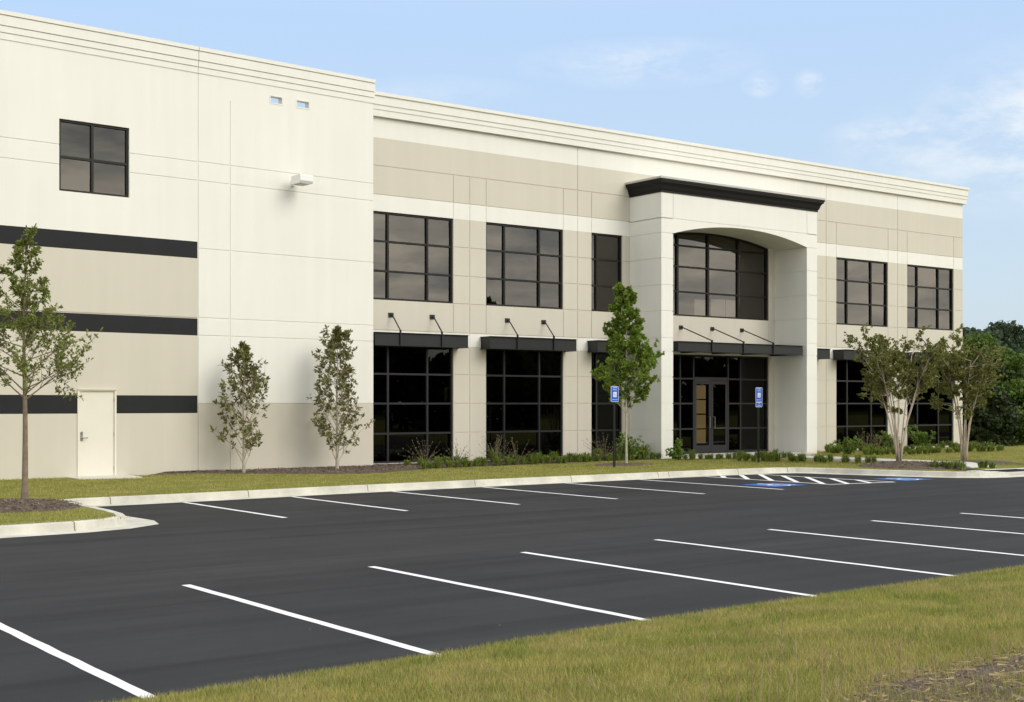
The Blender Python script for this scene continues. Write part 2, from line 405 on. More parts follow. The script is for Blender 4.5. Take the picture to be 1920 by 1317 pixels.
BACK = [(-25, 21.15), (2, 21.15), (5.5, 21.18), (6.9, 21.28), (7.5, 21.48), (7.85, 21.85), (8.0, 22.4), (8.08, 23.2), (8.12, 25.6), (8.25, 26.15), (8.65, 26.38),
        (11.6, 26.5), (14.5, 26.75), (19.5, 26.9), (24, 26.95), (27.5, 26.95), (29.4, 26.78), (30.05, 26.5), (30.35, 26.0), (30.6, 25.1), (30.9, 24.2), (31.45, 22.7),
        (31.75, 22.15), (32.2, 21.8), (32.8, 21.62), (33.4, 21.6), (33.6, 21.6), (35.9, 21.6), (36.2, 21.6), (60, 21.6), (125, 21.6)]
def kerb_h(x):
    if 32.9 < x < 36.1:
        return 0.02
    return 0.155
def smooth_path(P, n=2):
    return P
def offset_path(P, d):
    out = []
    for i, p in enumerate(P):
        a = Vector(P[max(i - 1, 0)]); c = Vector(P[min(i + 1, len(P) - 1)])
        t = (c - a).normalized(); nrm = Vector((t.y, -t.x))
        out.append((p[0] + nrm.x * d, p[1] + nrm.y * d))
    return out
def densify(P, step=0.6):
    out = [P[0]]
    for a, b in zip(P[:-1], P[1:]):
        n = max(1, int(math.hypot(b[0] - a[0], b[1] - a[1]) / step)) if max(a[0], b[0]) < 60 and min(a[0], b[0]) > -5 else 1
        for i in range(1, n + 1): out.append((a[0] + (b[0] - a[0]) * i / n, a[1] + (b[1] - a[1]) * i / n))
    return out
PATH = densify(BACK)
prof = [(0.0, 0.0), (0.0, 1.0), (0.13, 1.0), (0.155, 0.93), (0.185, 0.16), (0.21, 0.09), (0.50, 0.03)]
rows = []
kb = MB()
offs = [offset_path(PATH, p[0]) for p in prof]
nP = len(PATH)
for i in range(nP):
    for (d, f), of in zip(prof, offs):
        h = kerb_h(PATH[i][0])
        z = (h * f) if f > 0.1 else (0.014 if f > 0.05 else 0.006)
        if f == 0.0: z = -0.02
        vx_, vy_ = of[i]
        if d == .50:
            ex_ = max(0, 1 - abs(PATH[i][0] - 7.95) / .55) * max(0, min(1, (23.4 - PATH[i][1]) / 1.2))
            vx_ += .22 * ex_; vy_ -= .10 * ex_
        kb.v.append((vx_, vy_, z))
kp = len(prof)
for i in range(nP - 1):
    for j in range(kp - 1):
        kb.f.append((i * kp + j, i * kp + j + 1, (i + 1) * kp + j + 1, (i + 1) * kp + j)); kb.m.append(0)
kerb = kb.build('kerb', M['concrete'])
tag(kerb, 'pale concrete kerb and gutter around the parking lot', kind='structure')
# joints across the kerb: thin dark strips 2 mm proud
jb = MB()
jx = [9.3, 12.4, 15.5, 18.6, 21.7, 24.8, 25.2, 27.9, 29.7, 6.9]
def at_x(off, x):
    for a, b in zip(off[:-1], off[1:]):
        if a[0] <= x <= b[0] and b[0] > a[0]:
            t = (x - a[0]) / (b[0] - a[0]); return a[1] + (b[1] - a[1]) * t
    return off[-1][1]
for x in jx:
    for j in range(1, kp - 2):
        za = [0.0, .155, .155, .144, .0248, .014, .006]
        pa = (x, at_x(offs[j], x), za[j]); pb = (x, at_x(offs[j + 1], x), za[j + 1])
        q = 0.003; wd = 0.009
        jb.face([(x - wd, pa[1] - q, pa[2] + q), (x - wd, pb[1] - q, pb[2] + q), (x + wd, pb[1] - q, pb[2] + q), (x + wd, pa[1] - q, pa[2] + q)])
for (x, y, tx, ty) in ((30.83, 24.3, 0, 0), (31.38, 22.75, 0, 0)):
    pass
jo = jb.build('joint', M['joint'], kerb)

def lawn_z(x, y):
    z = 0.145 + 0.075 * max(0.0, min(1.0, (y - 27.0) / 5.0))
    z += 0.02 * mnoise.noise(Vector((x * .35, y * .35, 0)))
    if y < 22.2 and x < 9: z = min(z, 0.15)
    return z
lw = MB()
NR = 26
lp = densify(BACK, 0.35)
for i, (x, y) in enumerate(lp):
    yt = 34.2 if x < 48.9 else 60.0
    for j in range(NR):
        t = j / (NR - 1)
        yy = y + (yt - y) * t
        z = lawn_z(x, yy) if j > 0 else min(kerb_h(x), 0.155) - 0.012
        if 0 < j and kerb_h(x) < .1: z = min(z, 0.03 + 0.12 * min(1, (yy - y) / 1.5))
        if 32.5 < x < 36.75 and yy < 23.0: z = min(z, -.005)
        lw.v.append((x, yy, z))
for i in range(len(lp) - 1):
    for j in range(NR - 1):
        lw.f.append((i * NR + j, (i + 1) * NR + j, (i + 1) * NR + j + 1, i * NR + j + 1)); lw.m.append(0)
lawn = lw.build('lawn', M['turf'], smooth=True)
tag(lawn, 'mown lawn strip between the kerb and the building', kind='structure')

# foreground bank: grass rising from the lot edge towards the camera
def bank_z(x, y):
    t = max(0.0, (bank_edge(x) + .03 - y))
    z = 0.012 + 0.34 * (1 - math.exp(-t / 2.2)) + 0.03 * mnoise.noise(Vector((x * .6, y * .6, 3))) * min(1, t)
    return z
def bank_edge(x):
    return float(np.interp(x, [-2, 3.5, 6, 8.4, 10.9, 13.5, 16, 22], [8.5, 8.76, 8.94, 9.13, 9.23, 9.33, 9.37, 9.4])) + 0.05 * mnoise.noise(Vector((x * .8, 0, 0))) + 0.02 * mnoise.noise(Vector((x * 4, 5, 0)))
bk = MB()
xs = [-25 + i * .35 for i in range(int(75 / .35))] + [60, 90, 130]
NB = 40
for x in xs:
    e = bank_edge(x)
    for j in range(NB):
        t = (j / (NB - 1)) ** 1.3
        y = e - t * 16
        bk.v.append((x, y, bank_z(x, y) if j else -0.01))
for i in range(len(xs) - 1):
    for j in range(NB - 1):
        bk.f.append((i * NB + j, i * NB + j + 1, (i + 1) * NB + j + 1, (i + 1) * NB + j)); bk.m.append(0)
bank = bk.build('grass_bank', M['turf'], smooth=True)
tag(bank, 'grassy bank in the foreground', kind='structure')

# painted bay lines
def strip(b, x0, y0, x1, y1, wd, z=0.004):
    d = Vector((x1 - x0, y1 - y0)).normalized(); n = Vector((-d.y, d.x)) * wd / 2
    b.face([(x0 - n.x, y0 - n.y, z), (x1 - n.x, y1 - n.y, z), (x1 + n.x, y1 + n.y, z), (x0 + n.x, y0 + n.y, z)])
def jitter_strip(b, x, y0, y1, wd):
    rr = random.Random(int(x * 100)); n = 14; L_, R_ = [], []
    for i in range(n + 1):
        t = i / n; y = y0 + (y1 - y0) * t; o = rr.uniform(-.006, .006)
        L_.append((x - wd / 2 + o + rr.uniform(-.003, .003), y, .004)); R_.append((x + wd / 2 + o + rr.uniform(-.003, .003), y, .004))
    for i in range(n): b.face([L_[i], R_[i], R_[i + 1], L_[i + 1]])
near = [(0.85, 13.7), (3.42, 14.0), (5.88, 14.15), (8.42, 14.36), (10.91, 14.5), (13.52, 14.65), (16.1, 14.75), (18.76, 14.78), (21.36, 14.8), (23.96, 14.8), (26.56, 14.8), (29.16, 14.8)]
b = MB()
for x, y in near: jitter_strip(b, x, 8.6, y, .105)
for x, y in [(10.77, 26.02), (13.33, 26.15), (16.0, 26.4), (18.62, 26.45), (21.25, 26.48), (23.85, 26.48)]: jitter_strip(b, x, 21.4, y, .105)
strip(b, 26.3, 21.95, 26.3, 26.45, .105)
strip(b, 28.45, 21.75, 28.4, 26.4, .105)
strip(b, 26.30, 22.0, 28.45, 21.68, .105, .0052)
for k in range(8):
    # 45-degree-ish bars, clipped to the aisle
    ya = 25.78 - k * .87; xa, xb = 26.36, 28.38; sl = 1.14
    yb = ya + sl * (xb - xa)
    if yb > 26.42: xb = xa + (26.42 - ya) / sl; yb = 26.42
    lim = 22.02
    if ya < lim: xa = xa + (lim - ya) / sl; ya = lim - (xa - 26.3) * .15
    if xb - xa > .15: strip(b, xa, ya, xb, yb, .14, .0046)
o = b.build('painted_lines', M['line']); tag(o, 'white painted bay lines and hatching on the asphalt', kind='structure')
def wheelchair(b, cx, cy, s, z=None, y=None):
    """International wheelchair symbol; on the ground (z) or on a vertical plate (y)"""
    def P(u, v):
        return (cx + u * s, cy + v * s, z) if z is not None else (cx + u * s, y, cy + v * s)
    def seg(u0, v0, u1, v1, w_):
        d = Vector((u1 - u0, v1 - v0)).normalized(); n = Vector((-d.y, d.x)) * w_ / 2
        b.face([P(u0 - n.x, v0 - n.y), P(u1 - n.x, v1 - n.y), P(u1 + n.x, v1 + n.y), P(u0 + n.x, v0 + n.y)])
    b.face([P(-.08 + .09 * math.cos(t * .5236), .42 + .09 * math.sin(t * .5236)) for t in range(12)])
    seg(-.08, .32, -.04, -.02, .10); seg(-.07, .16, .16, .16, .07); seg(-.05, -.02, .2, -.02, .08); seg(.2, .0, .32, -.32, .08); seg(.3, -.32, .42, -.28, .07)
    for k in range(18):
        a0 = R(110 + k * 14); a1 = R(110 + (k + 1) * 14)
        b.face([P(-.02 + .30 * math.cos(a0), -.16 + .30 * math.sin(a0)), P(-.02 + .30 * math.cos(a1), -.16 + .30 * math.sin(a1)),
                P(-.02 + .23 * math.cos(a1), -.16 + .23 * math.sin(a1)), P(-.02 + .23 * math.cos(a0), -.16 + .23 * math.sin(a0))])
for i, (cx, cy) in enumerate(((25.05, 22.75), (29.75, 22.4))):
    b = MB(); b.face([(cx - .62, cy - .55, .004), (cx + .62, cy - .55, .004), (cx + .62, cy + .55, .004), (cx - .62, cy + .55, .004)])
    o = b.build('pavement_emblem', M['bluepaint'])
    tag(o, ['blue wheelchair emblem painted left of the white hatching', 'blue wheelchair emblem painted beside the kerb right of the hatching'][i], kind='structure')
    b = MB(); wheelchair(b, cx, cy, 1.0, z=.008); b.build('wheelchair_symbol', M['line'], o)

# pavements
b = MB()
b.box(30.4, 37.0, 31.7, 33.585, .10, .275)
o = b.build('entrance_step', M['walk']); tag(o, 'concrete landing at the glass entrance', kind='structure')
b = MB()
b.prism([(22.955, .05), (24.444, .05), (24.444, .235), (22.955, .102)], 34.35, 35.75)
for k in range(1, 6):
    y0 = 23.0 + k * 1.45
    b.box(34.35, 35.75, y0 + .006, y0 + 1.444, .05, .235)
b.box(32.55, 36.6, 21.66, 22.95, -.02, .10)
for k in range(20):
    b.box(36.62 + k * 1.5, 36.61 + (k + 1) * 1.5, 21.66, 22.95, 0, .17)
o = b.build('pavement', M['walk']); tag(o, 'concrete pavement from the ramp to the entrance', kind='structure')
b = MB(); b.box(33.65, 35.35, 21.75, 22.6, .09, .106)
for i in range(14):
    for j in range(7):
        x = 33.71 + i * .12; y = 21.81 + j * .12
        b.box(x, x + .05, y, y + .05, .106, .112)
o = b.build('tactile_paving', M['truncdome']); tag(o, 'dark tactile paving on the kerb ramp', kind='structure')
b = MB(); b.face([(10.42, 31.55, .236), (11.85, 31.5, .236), (12.05, 32.69, .240), (10.42, 32.62, .240)])
b2 = MB(); b2.slab([(10.42, 0), (12.0, 0)], 0, 0) if False else None
b2 = MB(); b2.box(10.45, 12.0, 31.6, 32.8, .05, .243)
o = b2.build('door_slab', M['walk']); tag(o, 'concrete slab before the white door', kind='structure')

# ------------------------------------------------------------------ the building
bldg = empty('office_building', (19.47, 33.6, .2))
tag(bldg, 'two-storey cream and taupe concrete office building with dark windows and arched entrance', 'building')
OFF = Vector((19.47, 33.6, .2))
def bpart(mb, name, mats, parent=bldg, smooth=False):
    """part given in world coordinates"""
    mb.v = [(v[0] - OFF.x, v[1] - OFF.y, v[2] - OFF.z) for v in mb.v]
    return mb.build(name, mats, parent, smooth)
G = 0.030       # reveal groove width
YF = 33.6       # face of the recessed office wall
T = 0.015       # groove depth
def panel(b, x0, x1, z0, z1, mi, gaps='', y=YF, t=T):
    g = G / 2
    if 'L' in gaps: x0 += g
    if 'R' in gaps: x1 -= g
    if 'B' in gaps: z0 += g
    if 'T' in gaps: z1 -= g
    b.box(x0, x1, y, y + t, z0, z1, mi)

XW = [(19.52, 22.60, (20.30, 21.69)), (23.83, 26.92, (24.58, 25.98)), (28.12, 29.48, (28.39,)), (40.48, 43.64, (41.19, 42.66)), (44.87, 48.0, (45.62, 47.03))]
ZU0, ZU1 = 5.12, 7.73
ZL0, ZL1 = 0.28, 3.78
wl = MB()    # 0 white, 1 taupe
# backing wall with openings
def backing(b, x0, x1, zs, mi_by_z, y0=YF + T, y1=YF + .28):
    for (z0, z1, mi) in zs: b.box(x0, x1, y0, y1, z0, z1, mi)
full = [(-.1, 3.78, 1), (3.78, 4.2, 0), (4.2, 7.73, 1), (7.73, 8.22, 0), (8.22, 9.9, 1), (9.9, 10.52, 0)]
piers = [(19.40, 19.52), (22.60, 23.83), (26.92, 28.12), (29.48, 30.66), (36.68, 38.0), (39.3, 40.48), (43.64, 44.87), (48.0, 48.63)]
for a, c in piers: backing(wl, a, c, full, None)
for a, c in [(x[0], x[1]) for x in XW]:
    backing(wl, a, c, [(-.1, ZL0, 1), (3.78, 4.2, 0), (4.2, ZU0, 1), (7.73, 8.22, 0), (8.22, 9.9, 1), (9.9, 10.52, 0)], None)
backing(wl, 38.0, 39.3, full, None)
# over / under the entrance
backing(wl, 30.66, 36.68, [(3.78, 4.2, 0), (4.2, ZU0, 1), (8.3, 9.9, 1), (9.9, 10.52, 0)], None)
# face panels -- piers
rowsP = [(.2, 1.155, 1), (1.155, 2.05, 1), (2.05, 2.93, 1), (2.93, 3.78, 1), (3.78, 4.22, 0), (4.22, 5.12, 1), (5.12, 5.98, 1), (5.98, 6.86, 1), (6.86, 7.73, 1)]
halves = [(22.60, 23.21), (23.21, 23.83), (26.92, 27.52), (27.52, 28.12), (29.48, 30.66), (36.68, 37.7), (37.7, 39.88), (39.88, 40.48), (43.64, 44.25), (44.25, 44.87), (48.0, 48.63)]
for a, c in halves:
    for z0, z1, mi in rowsP:
        g = 'BT'
        if z0 == .2: g = 'T'
        if z0 == 6.86: g = 'B'
        if a in (22.60, 26.92, 43.64): g += 'R'
        if a in (23.21, 27.52, 44.25, 39.88): g += 'L'
        if a == 37.7: g += 'R'
        if z0 == 4.22:
            if a in (22.60, 26.92, 43.64, 48.0): g += 'L'
            if a in (23.21, 27.52, 39.88, 44.25): g += 'R'
        panel(wl, a, c, z0, z1, mi, g)
# spandrels
for a, c, _ in XW:
    panel(wl, a, c, 4.22, 5.12, 1, 'BLR'); panel(wl, a, c, 3.78, 4.22, 0, 'T')
    panel(wl, a, c, .2, ZL0, 1, '')
panel(wl, 30.66, 36.68, 4.22, 5.12, 1, 'BLR'); panel(wl, 30.66, 36.68, 3.78, 4.22, 0, 'T')
# upper zones
cuts = [19.40, 22.6, 23.21, 23.83, 26.92, 27.52, 28.12, 30.66, 36.68, 39.88, 40.48, 43.64, 44.25, 44.87, 48.0, 48.63]
for a, c in zip(cuts[:-1], cuts[1:]):
    g = ('' if a == 19.40 else 'L') + ('' if c == 48.63 else 'R')
    if a == 30.66: continue
    panel(wl, a, c, 7.73, 8.22, 0, 'T' + ('LR' if g == 'LR' else g)); panel(wl, a, c, 8.22, 9.07, 1, 'BT' + g)
for a, c in [(19.40, 27.52), (27.52, 39.88), (39.88, 44.25), (44.25, 48.63)]:
    g = ('' if a == 19.40 else 'L') + ('' if c == 48.63 else 'R')
    panel(wl, a, c, 9.07, 9.90, 1, 'B' + g); panel(wl, a, c, 9.90, 10.475, 0, g)
wall = bpart(wl, 'office_wall', [M['white'], M['taupe']])
# side and back of the office part, roof, floors
b = MB()
b.box(48.33, 48.63, YF + .28, 58, -.1, 10.52); b.box(19.40, 48.63, 58, 58.3, -.1, 10.9)
bpart(b, 'side_wall', M['taupe'])
b = MB(); b.box(19.40, 48.33, YF + .28, 58, 10.05, 10.2); b.box(2.2, 19.38, YF + .0, 58, 10.02, 10.15)
bpart(b, 'roof', M['roof'])
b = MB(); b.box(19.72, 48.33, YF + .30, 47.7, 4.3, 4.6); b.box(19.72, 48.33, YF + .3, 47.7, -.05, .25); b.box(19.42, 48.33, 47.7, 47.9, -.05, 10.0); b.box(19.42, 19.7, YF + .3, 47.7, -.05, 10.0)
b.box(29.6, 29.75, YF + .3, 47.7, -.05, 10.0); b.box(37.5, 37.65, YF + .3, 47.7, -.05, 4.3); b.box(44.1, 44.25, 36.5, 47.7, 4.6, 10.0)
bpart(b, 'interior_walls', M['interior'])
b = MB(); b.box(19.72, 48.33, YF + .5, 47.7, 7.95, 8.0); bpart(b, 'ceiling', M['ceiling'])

glow = bpy.data.materials.new('glow_panel'); glow.use_nodes = True  # emissive material standing in for light on interior surfaces
lb_ = glow.node_tree.nodes['Principled BSDF']; lb_.inputs['Base Color'].default_value = (.5, .4, .2, 1); lb_.inputs['Emission Color'].default_value = (1, .72, .34, 1); lb_.inputs['Emission Strength'].default_value = 2.2
glow2 = glow.copy(); glow2.name = 'glow_pale_panel'; q_ = glow2.node_tree.nodes['Principled BSDF']; q_.inputs['Emission Color'].default_value = (.9, .85, .7, 1); q_.inputs['Emission Strength'].default_value = .55
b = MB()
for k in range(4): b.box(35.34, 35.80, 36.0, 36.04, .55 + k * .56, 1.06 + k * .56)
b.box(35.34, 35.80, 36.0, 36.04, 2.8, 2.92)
bpart(b, 'glowing_door_panel', glow)  # bars glow by themselves to imitate a lit door behind the glass
b = MB(); b.box(35.24, 35.82, 36.0, 36.04, 5.15, 6.0); b.box(36.12, 36.85, 36.0, 36.04, 5.2, 6.05); b.box(36.93, 37.45, 36.0, 36.04, 5.2, 6.05); bpart(b, 'glowing_room_panel', glow2)  # added emissive panels imitate the bright patches behind the arched window
# stepped cornice of the office part
b = MB()
def cornice(b, x0, x1, yw, z0, steps, ret=True):
    """steps: list of (z0, z1, out)"""
    for a, c, o_ in steps: b.box(x0, x1 + (o_ if ret else 0), yw - o_, yw + .45, a, c - .0)
cornice(b, 19.475, 48.63, YF, 10.52, [(10.505, 10.70, .115), (10.70, 10.84, .135), (10.84, 11.10, .16), (11.10, 11.20, .20)])
bpart(b, 'cornice', M['white'])

# windows: frame with the pane as its sub-part
_pr = random.Random(3)
def pane_cells(p, xs_, zs_, y, amp=.006):
    for xa, xb in xs_:
        for za, zb in zs_:
            o = [_pr.uniform(-amp, amp) for _ in range(3)]; o.append(o[0] + o[2] - o[1])
            q = [(xa, y + o[0], za), (xb, y + o[1], za), (xb, y + o[2], zb), (xa, y + o[3], zb)]
            p.face(q)
def window(x0, x1, z0, z1, vm, hm, y, fm, name='window', parent=bldg, fw=.06, gm='glass'):
    f = MB()
    yf0, yf1 = y + .05, y + .17
    f.box(x0, x0 + fw, yf0, yf1, z0, z1); f.box(x1 - fw, x1, yf0, yf1, z0, z1)
    f.box(x0 + fw, x1 - fw, yf0 + .001, yf1 - .001, z0, z0 + fw); f.box(x0 + fw, x1 - fw, yf0 + .001, yf1 - .001, z1 - fw, z1)
    for m_ in vm: f.box(m_ - .032, m_ + .032, yf0 + .004, yf1 - .004, z0 + fw, z1 - fw)
    ed = [x0 + fw] + [q for m_ in vm for q in (m_ - .032, m_ + .032)] + [x1 - fw]
    for h_ in hm:
        for i in range(0, len(ed), 2): f.box(ed[i], ed[i + 1], yf0 + .006, yf1 - .006, h_ - .028, h_ + .028)
    fo = bpart(f, name, fm, parent)
    p = MB()
    xe = [x0 + fw * .5] + [m_ for m_ in vm for _ in (0, 1)] + [x1 - fw * .5]; ze = [z0 + fw * .5] + [h_ for h_ in hm for _ in (0, 1)] + [z1 - fw * .5]
    pane_cells(p, list(zip(xe[::2], xe[1::2])), list(zip(ze[::2], ze[1::2])), y + .11)
    bpart(p, 'pane', M[gm], fo)
    return fo
for (a, c, vm) in XW:
    window(a, c, ZU0, ZU1, vm, (5.98, 6.86), YF, M['frame'])
    window(a, c, ZL0, ZL1, vm, (1.155, 2.05, 2.93), YF, M['lowframe'], fw=.05, gm='glass_low')

# entrance storefront
f = MB(); yf0, yf1 = YF + .05, YF + .17
XA, XB = 30.66, 36.68
for x in (XA + .03, 32.22, 32.875, 34.60, 35.24, XB - .03): f.box(x - .03, x + .03, yf0, yf1, .28, ZL1)
for a, c in ((XA + .06, 32.19), (32.25, 32.845), (34.63, 35.21), (35.27, XB - .06)):
    for h_ in (1.155, 2.05, 2.93): f.box(a, c, yf0 + .005, yf1 - .005, h_ - .028, h_ + .028)
    f.box(a, c, yf0 + .005, yf1 - .005, .28, .36)
f.box(32.905, 34.57, yf0 + .005, yf1 - .005, 2.88, 2.99)
f.box(XA + .06, 32.845, yf0 + .005, yf1 - .005, ZL1 - .06, ZL1); f.box(32.905, 34.57, yf0 + .005, yf1 - .005, ZL1 - .06, ZL1); f.box(34.63, XB - .06, yf0 + .005, yf1 - .005, ZL1 - .06, ZL1)
sf = bpart(f, 'entrance_glazing', M['lowframe'])
p = MB(); _rz = [(.3, 1.155), (1.155, 2.05), (2.05, 2.93), (2.93, ZL1 - .03)]; pane_cells(p, [(XA + .03, 32.22), (32.22, 32.87), (34.60, 35.24), (35.24, XB - .03)], _rz, YF + .11); pane_cells(p, [(32.88, 34.59)], [(2.95, ZL1 - .03)], YF + .11)
bpart(p, 'pane', M['glass_low'], sf)
for x0, x1, hx in ((32.912, 33.728, 33.62), (33.74, 34.563, 33.86)):
    f = MB(); ya, yb = YF + .055, YF + .10
    f.box(x0, x0 + .1, ya, yb, .29, 2.87); f.box(x1 - .1, x1, ya, yb, .29, 2.87)
    f.box(x0 + .1, x1 - .1, ya + .001, yb - .001, .29, .56); f.box(x0 + .1, x1 - .1, ya + .001, yb - .001, 2.74, 2.87)
    d = bpart(f, 'entrance_door', M['lowframe'])
    p = MB(); pane_cells(p, [(x0 + .09, x1 - .09)], [(.55, 2.75)], ya + .02, .003); bpart(p, 'pane', M['glass_low'], d)
    h = MB(); h.tube([(hx, ya, 1.18), (hx, ya - .07, 1.18), (hx, ya - .07, 1.58), (hx, ya, 1.58)], .016, 6)
    h.tube([(x0 + .1, ya - .03, 1.17), (x1 - .1, ya - .03, 1.17)], .012, 6) if x0 > 33.5 else None
    bpart(h, 'handle', M['steel'], d)

# ---- portico
YP = 32.04
PX0, PX1, QX0, QX1 = 29.82, 30.35, 36.98, 37.53
def arch_z(x):
    t = (x - 33.665) / 3.315
    return 7.71 + .415 * (1 - abs(t) ** 2.1)
gz = [.2, 1.155, 2.05, 2.93, 3.78, 4.22, 5.12, 5.98, 6.86, 7.70]
b = MB()
for (x0, x1) in ((PX0, PX1), (QX0, QX1)):
    b.box(x0 + T, x1 - T, YP + T, YF, -.05, 8.2)
    for z0, z1 in zip(gz[:-1], gz[1:]): b.box(x0, x1, YP, YF - .004, z0 + (G / 2 if z0 > .3 else 0), z1 - G / 2)
    b.box(x0, x1, YP, YF - .004, 7.70 + G / 2, 8.2 - G / 2)
# fronton: arched spandrel (7.7 .. 8.2), the soffit vault, frieze
n = 28
ax = [PX1 + (QX0 - PX1) * i / n for i in range(n + 1)]
for i in range(n):
    a, c = ax[i], ax[i + 1]
    poly = [(a, arch_z(a)), (c, arch_z(c)), (c, 8.2 - G / 2), (a, 8.2 - G / 2)]
    b.slab([(q[0], q[1]) for q in poly], YP, YF - .004)
b.box(PX0 + T, QX1 - T, YP + T, YF, 8.17, 9.06)
b.box(PX0, PX1 - G / 2, YP, YF - .004, 8.2 + G / 2, 9.06); b.box(PX1 + G / 2, QX0 - G / 2, YP, YP + .6, 8.2 + G / 2, 9.06); b.box(QX0 + G / 2, QX1, YP, YF - .004, 8.2 + G / 2, 9.06)
bpart(b, 'portico', M['white'])
# inner wall lunette around the arched window
b = MB()
ax2 = [XA + (XB - XA) * i / n for i in range(n + 1)]
for i in range(n):
    a, c = ax2[i], ax2[i + 1]
    b.slab([(a, arch_z(a)), (c, arch_z(c)), (c, 8.3), (a, 8.3)], YF, YF + .28)
bpart(b, 'lunette', M['taupe'])
f = MB(); p = MB(); yf0, yf1 = YF + .05, YF + .17
f.box(XA, XA + .06, yf0, yf1, ZU0, arch_z(XA)); f.box(XB - .08, XB, yf0, yf1, ZU0, arch_z(XB))
f.box(XA + .06, XB - .08, yf0 + .001, yf1 - .001, ZU0, ZU0 + .06)
vms = (32.10, 33.60, 35.13)
for m_ in vms: f.box(m_ - .045, m_ + .045, yf0 + .004, yf1 - .004, ZU0 + .06, arch_z(m_) - .02)
ed = [XA + .06] + [q for m_ in vms for q in (m_ - .045, m_ + .045)] + [XB - .08]
for h_ in (5.98, 6.86, 7.60):
    for i in range(0, len(ed), 2): f.box(ed[i], ed[i + 1], yf0 + .006, yf1 - .006, h_ - .028, h_ + .028)
for i in range(n):
    a, c = ax2[i], ax2[i + 1]
    f.slab([(a, arch_z(a) - .06), (c, arch_z(c) - .06), (c, arch_z(c)), (a, arch_z(a))], yf0 + .008, yf1 - .008)
    p.face([(a, YF + .11, ZU0 + .03), (c, YF + .11, ZU0 + .03), (c, YF + .11, arch_z(c) - .02), (a, YF + .11, arch_z(a) - .02)])
fo = bpart(f, 'arched_window', M['frame']); bpart(p, 'pane', M['glass'], fo)
# recessed light in the soffit
b = MB(); b.tube([(35.1, 32.75, arch_z(35.1) - .02), (35.1, 32.75, arch_z(35.1) + .02)], .10, 16); bpart(b, 'soffit_light', M['lampwhite'])
# crown moulding swept round three sides
prof2 = [(d_ * .5, z_) for d_, z_ in [(.0, 9.04), (.05, 9.04), (.05, 9.10), (.10, 9.12), (.14, 9.17), (.19, 9.25), (.27, 9.32), (.36, 9.35), (.36, 9.40), (.40, 9.40), (.40, 9.46), (.0, 9.46)]]
def crown(b, pr):
    pts = []
    for d, z in pr:
        pts.append([(PX0 - d, YF - .003, z), (PX0 - d, YP - d, z), (QX1 + d, YP - d, z), (QX1 + d, YF - .003, z)])
    n_ = len(pr)
    for s_ in range(3):
        for i in range(n_):
            j = (i + 1) % n_
            b.face([pts[i][s_], pts[i][s_ + 1], pts[j][s_ + 1], pts[j][s_]])
b = MB(); crown(b, prof2); bpart(b, 'crown_moulding', M['crown'])
b = MB(); b.box(PX0 - .215, QX1 + .215, YP - .215, YF - .003, 9.462, 9.53); bpart(b, 'roof_coping', M['cap'])

# awnings with tie rods
def awning(x0, x1, yfrt, z0, z1, rods, ztop=4.68, side=.12):
    b = MB()
    # front channel, end channels
    def channel(xa, xb, ya, yb):
        b.box(xa, xb, ya, yb, z0 + .012, z1 - .012)
    channel(x0 + .001, x1 - .001, yfrt + .06, yfrt + .075)
    channel(x0 + .03, x0 + .045, yfrt + .076, YF - .002); channel(x1 - .045, x1 - .03, yfrt + .076, YF - .002)
    b.box(x0, x1, yfrt, YF - .002, z1 - .012, z1)                       # deck
    b.box(x0, x1, yfrt, yfrt + .09, z0, z0 + .012)
    b.box(x0, x0 + .09, yfrt + .09, YF - .002, z0, z0 + .012); b.box(x1 - .09, x1, yfrt + .09, YF - .002, z0, z0 + .012)
    for r_ in rods: b.box(r_ - .022, r_ + .022, yfrt + .01, YF - .003, z0 + .013, z1 - .013)
    # blades under the deck
    n_ = max(2, int((YF - yfrt) / .2))
    for k in range(n_):
        y = yfrt + .14 + k * (YF - yfrt - .2) / n_
        b.box(x0 + .046, x1 - .046, y, y + .02, z0 + .05, z1 - .1)
    a = bpart(b, 'awning', M['awning'])
    for r_ in rods:
        q = MB(); q.tube([(r_, YF - .03, ztop), (r_, YF - .10, ztop - .01), (r_, yfrt + .03, z1 + .045)], .02, 6)
        q.box(r_ - .012, r_ + .012, yfrt + .01, yfrt + .09, z1, z1 + .075)
        t_ = bpart(q, 'tie_rod', M['awning'], a)
        q = MB(); q.box(r_ - .085, r_ + .085, YF - .03, YF - .001, ztop - .065, ztop + .065); bpart(q, 'wall_plate', M['awning'], t_)
awning(19.50, 22.78, 33.0, 3.74, 4.13, (20.36, 21.82))
awning(23.60, 27.04, 33.0, 3.74, 4.13, (24.65, 26.10))
awning(27.93, 29.80, 33.0, 3.74, 4.13, (28.86,))
awning(30.62, 36.80, 32.02, 3.80, 4.14, (32.19, 33.73, 35.24), 4.72)
awning(37.56, 39.47, 33.0, 3.74, 4.13, (38.6,))
awning(40.26, 43.86, 33.0, 3.74, 4.13, (41.35, 42.80))
awning(44.66, 48.2, 33.0, 3.74, 4.13, (45.75, 47.2))

# ---- tall wing at the left (its own frame: x runs 0..-17 leftwards from the corner, turned 3.1 degrees)
WR = R(3.1)
wing = MB()
def wx(X): return X - 19.47
WL = -15.3
def wp(b, x0, x1, z0, z1, mi, gaps='', y=0.0): panel(b, wx(x0), wx(x1), z0, z1, mi, gaps, y)
JX, JX2, XE, XL_ = 13.96, 14.89, 19.47, 19.47 + WL
